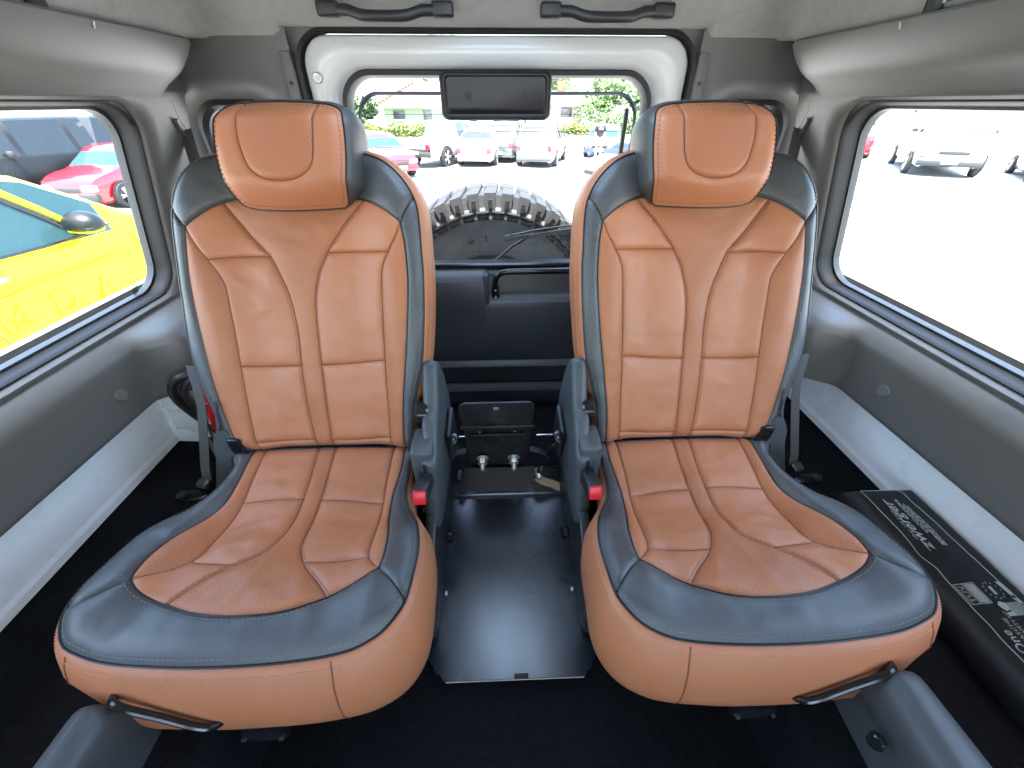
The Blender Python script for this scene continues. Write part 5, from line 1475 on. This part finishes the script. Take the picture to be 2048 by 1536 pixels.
box('handle_recess', (-.26, sx - .001, .770), (.24, .012, .075), 'yellow_paint', hd, bev=.005)
tube('door_crease', [(-1.2, sx - .004, .60), (-.4, sx - .012, .64), (.3, sx - .012, .69), (.62, sx - .008, .705), (.82, sx - .002, .70)], .016, 'yellow_paint', yc, n=8, step=.03)
for ch, x in (('M', -.34), ('D', .02), ('A', .38)):
    text_mesh('pressed_letter', ch, 'yellow_paint', yc, (x - .04, sx + .004, .40), (1, 0, 0), (0, 0, 1), .27, extrude=.012, bold=.004)
# left side: black van and red car
car('black_van', 'black high-roof van parked beyond the yellow car', 'van', gz(-13.2, 13.5), 248, 5.6, 2.05, VAN, 1.25, 'black_paint', side_glass=((.20, .33), (.37, .56), (.60, .80)), wind=(.14, .28), rearw=None, wr=.36, axles=(.17, .76), sill=.30, bumper='grey_bumper')
car('red_hatchback', 'red hatchback with grey bumper in front of the black van', 'car', gz(-11.0, 13.5), 264, 4.0, 1.72, HATCH, .90, 'red_paint', 'aqua_glass', bumper='grey_bumper')
# behind the vehicle
car('red_hatchback', 'red hatchback partly hidden behind the left headrest', 'car', gz(-4.9, 18.4), -52, 4.1, 1.75, HATCH, .90, 'red_paint', 'aqua_glass')
car('pickup_truck', 'white pickup truck seen from its tail through the rear window', 'pickup truck', gz(-2.4, 22.2), 62, 5.2, 1.9, PICK, 1.10, 'van_white', 'aqua_glass', side_glass=((.30, .42), (.44, .56)), wind=(.24, .37), rearw=None, wr=.39, axles=(.19, .78), sill=.42, bumper='grey_bumper')
car('silver_sedan', 'pale silver sedan parked tail on beside the white pickup', 'car', gz(-0.7, 22.3), 82, 4.5, 1.8, SEDAN, .92, 'van_white', rearw=(.76, .85), wind=(.28, .42))
car('grey_suv', 'grey compact car squeezed between the silver sedan and white estate', 'car', gz(0.55, 23.6), 76, 4.2, 1.75, SUV, 1.0, 'grey_paint')
car('white_suv', 'white sport utility car parked tail on in the middle of the rear window', 'car', gz(2.25, 21.9), 74, 4.4, 1.85, SUV, 1.05, 'van_white', rearw=(.87, .97), bumper='grey_paint')
car('blue_car', 'dark blue car behind the man in the black shirt', 'car', gz(6.1, 25.4), -110, 4.3, 1.75, SEDAN, .92, 'navy_paint', 'aqua_glass')
car('silver_compact', 'silver compact with round headlight just left of the right seat', 'car', gz(4.85, 15.0), 203, 3.9, 1.7, HATCH, .90, 'silver_paint')
# right side
car('white_van', 'large white van with grey bumper facing the right side window', 'van', gz(19.1, 18.9), 236, 5.8, 2.25, [(0, .70), (.015, 1.02), (.05, 1.14), (.14, 1.36), (.17, 1.46), (.28, 2.25), (.32, 2.36), (.98, 2.36), (1, .6)], 1.42, 'van_white', 'aqua_glass', side_glass=((.20, .33),), wind=(.15, .29), rearw=None, wr=.38, axles=(.15, .78), sill=.36, bumper='grey_bumper', roofw=.84)
car('red_car', 'red car standing behind the white van', 'car', gz(19.6, 24.6), 60, 4.1, 1.75, SUV, 1.0, 'red_paint')
car('dark_saloon', 'dark blue saloon with chrome grille at the right edge of the side window', 'car', gz(21.3, 16.0), 232, 4.6, 1.85, SEDAN, .92, 'navy_paint')

# the man: one continuous skinned body
def man(loc):
    root = thing('person', 'man in a black printed T-shirt standing with his back to the camera', 'person', loc, local=True)
    def skin(name, J, Ed, rad, m, parent):
        me = bpy.data.meshes.new(name); me.from_pydata(J, Ed, [])
        o = bpy.data.objects.new(name, me); COL.objects.link(o); o.parent = parent
        sk = o.modifiers.new('s', 'SKIN'); o.modifiers.new('d', 'SUBSURF').levels = 2
        o.modifiers['d'].render_levels = 2
        for v_, r_ in zip(me.skin_vertices[0].data, rad): v_.radius = r_ if isinstance(r_, tuple) else (r_, r_)
        me.skin_vertices[0].data[0].use_root = True
        dg = bpy.context.evaluated_depsgraph_get()
        m2 = bpy.data.meshes.new_from_object(o.evaluated_get(dg)); o.modifiers.clear(); o.data = m2
        m2.materials.clear(); m2.materials.append(MATS[m]); m2.polygons.foreach_set('use_smooth', [True] * len(m2.polygons))
        return o
    J = [(0, 0, .95), (0, .01, 1.15), (0, .02, 1.36), (0, 0, 1.50), (0, -.01, 1.56), (0, .01, 1.68), (.09, 0, .90), (.11, .01, .50), (.12, .03, .08), (.12, -.12, .04), (-.09, 0, .90), (-.11, .01, .50), (-.12, .03, .08), (-.12, -.12, .04),
         (.19, .01, 1.42), (.26, .03, 1.16), (.20, -.16, 1.02), (.15, -.24, 1.0), (-.19, .01, 1.42), (-.26, .03, 1.16), (-.20, -.16, 1.02), (-.15, -.24, 1.0)]
    Ed = [(0, 1), (1, 2), (2, 3), (3, 4), (4, 5), (0, 6), (6, 7), (7, 8), (8, 9), (0, 10), (10, 11), (11, 12), (12, 13), (2, 14), (14, 15), (15, 16), (16, 17), (2, 18), (18, 19), (19, 20), (20, 21)]
    rd = [(.15, .11), (.14, .10), (.16, .11), .07, .055, (.085, .10), .09, .065, .05, .04, .09, .065, .05, .04, .06, .045, .036, .03, .06, .045, .036, .03]
    b = skin('body', J, Ed, rd, 'skin', root)
    JT = [(0, 0, .93), (0, .01, 1.15), (0, .02, 1.37), (0, 0, 1.47), (.19, .01, 1.43), (.245, .02, 1.24), (-.19, .01, 1.43), (-.245, .02, 1.24)]
    skin('t_shirt', JT, [(0, 1), (1, 2), (2, 3), (2, 4), (4, 5), (2, 6), (6, 7)], [(.175, .125), (.165, .12), (.185, .125), .075, .085, .07, .085, .07], 'shirt_dark', root)
    skin('trousers', [(0, 0, .92), (.095, 0, .86), (.11, .01, .50), (.12, .03, .10), (-.095, 0, .86), (-.11, .01, .50), (-.12, .03, .10)], [(0, 1), (1, 2), (2, 3), (0, 4), (4, 5), (5, 6)], [(.16, .12), .105, .08, .07, .105, .08, .07], 'trousers', root)
    bm = bmesh.new(); bmesh.ops.create_uvsphere(bm, u_segments=14, v_segments=10, radius=1); bmesh.ops.scale(bm, vec=(.098, .112, .09), verts=bm.verts); bmesh.ops.translate(bm, vec=(0, -.005, 1.725), verts=bm.verts)
    bobj('hair', bm, 'hair', root)
    box('shirt_print', (0.01, -.128, 1.36), (.20, .012, .055), 'plate_white', root, bev=.004, rot=rotm(x=-6))
man(gz(5.15, 22.6))

# houses
def house(name, label, x0, x1, y, zg, h, rh, wallm, wins, over=.6, depth=8, hip=2.5, chim=False):
    t = thing(name, label, 'house', ((x0 + x1) / 2, y, zg))
    box('wall', ((x0 + x1) / 2, y + depth / 2, zg + h / 2), (x1 - x0, depth, h), wallm, t, bev=0)
    a, b, c, d = x0 - over, x1 + over, y - over, y + depth + over
    e = zg + h
    rf = obj('roof', [(a, c, e), (b, c, e), (b, d, e), (a, d, e), (a + hip + over, (c + d) / 2, e + rh), (b - hip - over, (c + d) / 2, e + rh), (a, c, e - .2), (b, c, e - .2), (b, d, e - .2), (a, d, e - .2)],
             [(0, 1, 5, 4), (1, 2, 5), (2, 3, 4, 5), (3, 0, 4), (0, 6, 7, 1), (1, 7, 8, 2), (3, 9, 6, 0), (6, 9, 8, 7)], 'roof_tile', t, smooth=False)
    n_ = 12
    for i in range(n_):
        f = (i + .5) / n_
        box('ridge_tile', (a + (hip + over) * f, c + ((d - c) / 2) * f, e + rh * f + .04), (.35, .45, .14), 'brick_red', rf, bev=.03)
    if chim: box('chimney', ((x0 + x1) / 2 + 1, y + depth / 2 - 1, e + rh), (.8, .8, 1.6), 'brick_red', rf, bev=.02)
    for xa, xb, za, zb_ in wins:
        wn = box('window', ((xa + xb) / 2, y - .03, (za + zb_) / 2), (xb - xa, .08, zb_ - za), 'window_dark', t, bev=.01)
        box('sill', ((xa + xb) / 2, y - .10, za - .06), (xb - xa + .2, .22, .08), 'wall_cream', wn, bev=.01)
    return t
house('bungalow', 'green walled bungalow with hipped tiled roof behind the hedge', -10.8, -2.2, 46, -2.4, 2.15, 1.9, 'wall_green', ((-9.9, -8.8, -1.3, -.65), (-7.0, -6.2, -1.35, -.6), (-4.2, -2.6, -1.4, -.65)))
house('brick_annex', 'orange brick annex beside the bungalow', -0.2, 2.3, 47, -2.4, 1.95, .7, 'brick_red', ((.3, 1.9, -1.2, -.5),), hip=.8)
house('pale_house', 'pale house with a red gable far behind the white car', 3.4, 9.6, 52, -2.4, 2.2, 1.3, 'wall_cream', ((7.2, 8.4, -1.3, -.4), (4.2, 5.2, -1.3, -.5)), hip=1.2, chim=True)
gp = thing('gate_post', 'tall white post in front of the bungalow', 'post', (-2.7, 40, -2.4))
box('shaft', (-2.7, 40, 0.0), (.8, .5, 4.8), 'wall_cream', gp, bev=.03); box('cap', (-2.7, 40, 2.45), (1.0, .7, .16), 'wall_cream', gp, bev=.03)

# trees and hedge: trunk with limbs and crowns of leaf-sized faces
def foliage(name, n, ctr, rad, m, parent, size, rng, lobes=9):
    vs, fs = [], []
    lb = [(Vector((rng.gauss(0, .42), rng.gauss(0, .42), rng.gauss(0, .42))), rng.uniform(.42, .70)) for _ in range(lobes)]
    for _ in range(n):
        c, r = lb[rng.randrange(len(lb))]
        d = Vector((rng.gauss(0, 1), rng.gauss(0, 1), rng.gauss(0, 1))).normalized() * r * rng.uniform(.55, 1.0)
        p = c + d
        p = Vector((ctr[0] + p.x * rad[0], ctr[1] + p.y * rad[1], ctr[2] + p.z * rad[2]))
        u = Vector((rng.gauss(0, 1), rng.gauss(0, 1), rng.gauss(0, .6))).normalized(); v_ = u.orthogonal().normalized()
        s = size * rng.uniform(.6, 1.3); k = len(vs)
        vs += [p - u * s, p + v_ * s * .5, p + u * s, p - v_ * s * .5]; fs.append((k, k + 1, k + 2, k + 3))
    return obj(name, vs, fs, m, parent, smooth=False)
def tree(label, x, y, zc_, r, h, m, n=1500, seed=1):
    rng = random.Random(seed)
    t = thing('tree', label, 'tree', (x, y, -2.4), 'trees behind the yard')
    bm = bm_cyl((x, y, -2.5), (x + .1, y, zc_), .22, .10, 8)
    for k in range(5):
        a = 2 * math.pi * k / 5
        bm_cyl((x + .05, y, zc_ - h * .45), (x + r * .6 * math.cos(a), y + r * .6 * math.sin(a), zc_ + h * .2), .09, .03, 6, bm)
    bobj('trunk', bm, 'bark', t)
    foliage('crown', n, (x, y, zc_), (r, r, h), m, t, .22, rng)
tree('round bright green tree at the right of the rear window', 12.0, 50, 0.9, 2.9, 2.0, 'leaf', 2400, 3)
tree('bright green tree just right of the brake light', 6.6, 60, 2.3, 2.4, 2.2, 'leaf', 1800, 4)
tree('green tree above the bungalow roof beside the brake light', -6.0, 58, 2.9, 2.6, 2.4, 'leaf', 1800, 5)
tree('small dark green tree right of the left headrest', -11.9, 42, -0.7, 1.3, 1.3, 'leaf_dark', 1500, 6)
tree('leafy tree leaning out at the far right window edge', 15.2, 48, 0.4, 2.2, 2.4, 'leaf_dark', 1800, 7)
tree('pale leafy tree far behind the round tree', 8.6, 75, 3.2, 3.2, 2.0, 'leaf_dark', 1500, 8)
for x0, x1, y, z, lab, sd in ((-14.5, -2.9, 40, -1.75, 'yellow green clipped hedge in front of the bungalow', 1), (-0.6, 9.5, 42, -1.80, 'yellow green hedge behind the parked white cars', 2), (9.5, 17.5, 43, -1.2, 'wild shrubs at the right end of the yard', 3)):
    rng = random.Random(sd)
    t = thing('hedge', lab, 'hedge', ((x0 + x1) / 2, y, -2.4), 'hedges around the yard')
    box('stems', ((x0 + x1) / 2, y, -2.2), (x1 - x0, .5, 1.0), 'leaf_dark', t, bev=.1)
    vs, fs = [], []
    for _ in range(3200):
        p = Vector((rng.uniform(x0, x1), y + rng.gauss(0, .35), -2.4 + (z + 2.4) * 1.35 * rng.random() + .2 * noise.noise(Vector((rng.random() * 9, 1, sd)))))
        p.z += .25 * noise.noise(Vector((p.x * .8, 0, sd)))
        u = Vector((rng.gauss(0, 1), rng.gauss(0, 1), rng.gauss(0, .6))).normalized(); v_ = u.orthogonal().normalized()
        s = .14 * rng.uniform(.6, 1.3); k = len(vs)
        vs += [p - u * s, p + v_ * s * .5, p + u * s, p - v_ * s * .5]; fs.append((k, k + 1, k + 2, k + 3))
    obj('leaves', vs, fs, 'leaf_yellow' if sd < 3 else 'leaf', t, smooth=False)
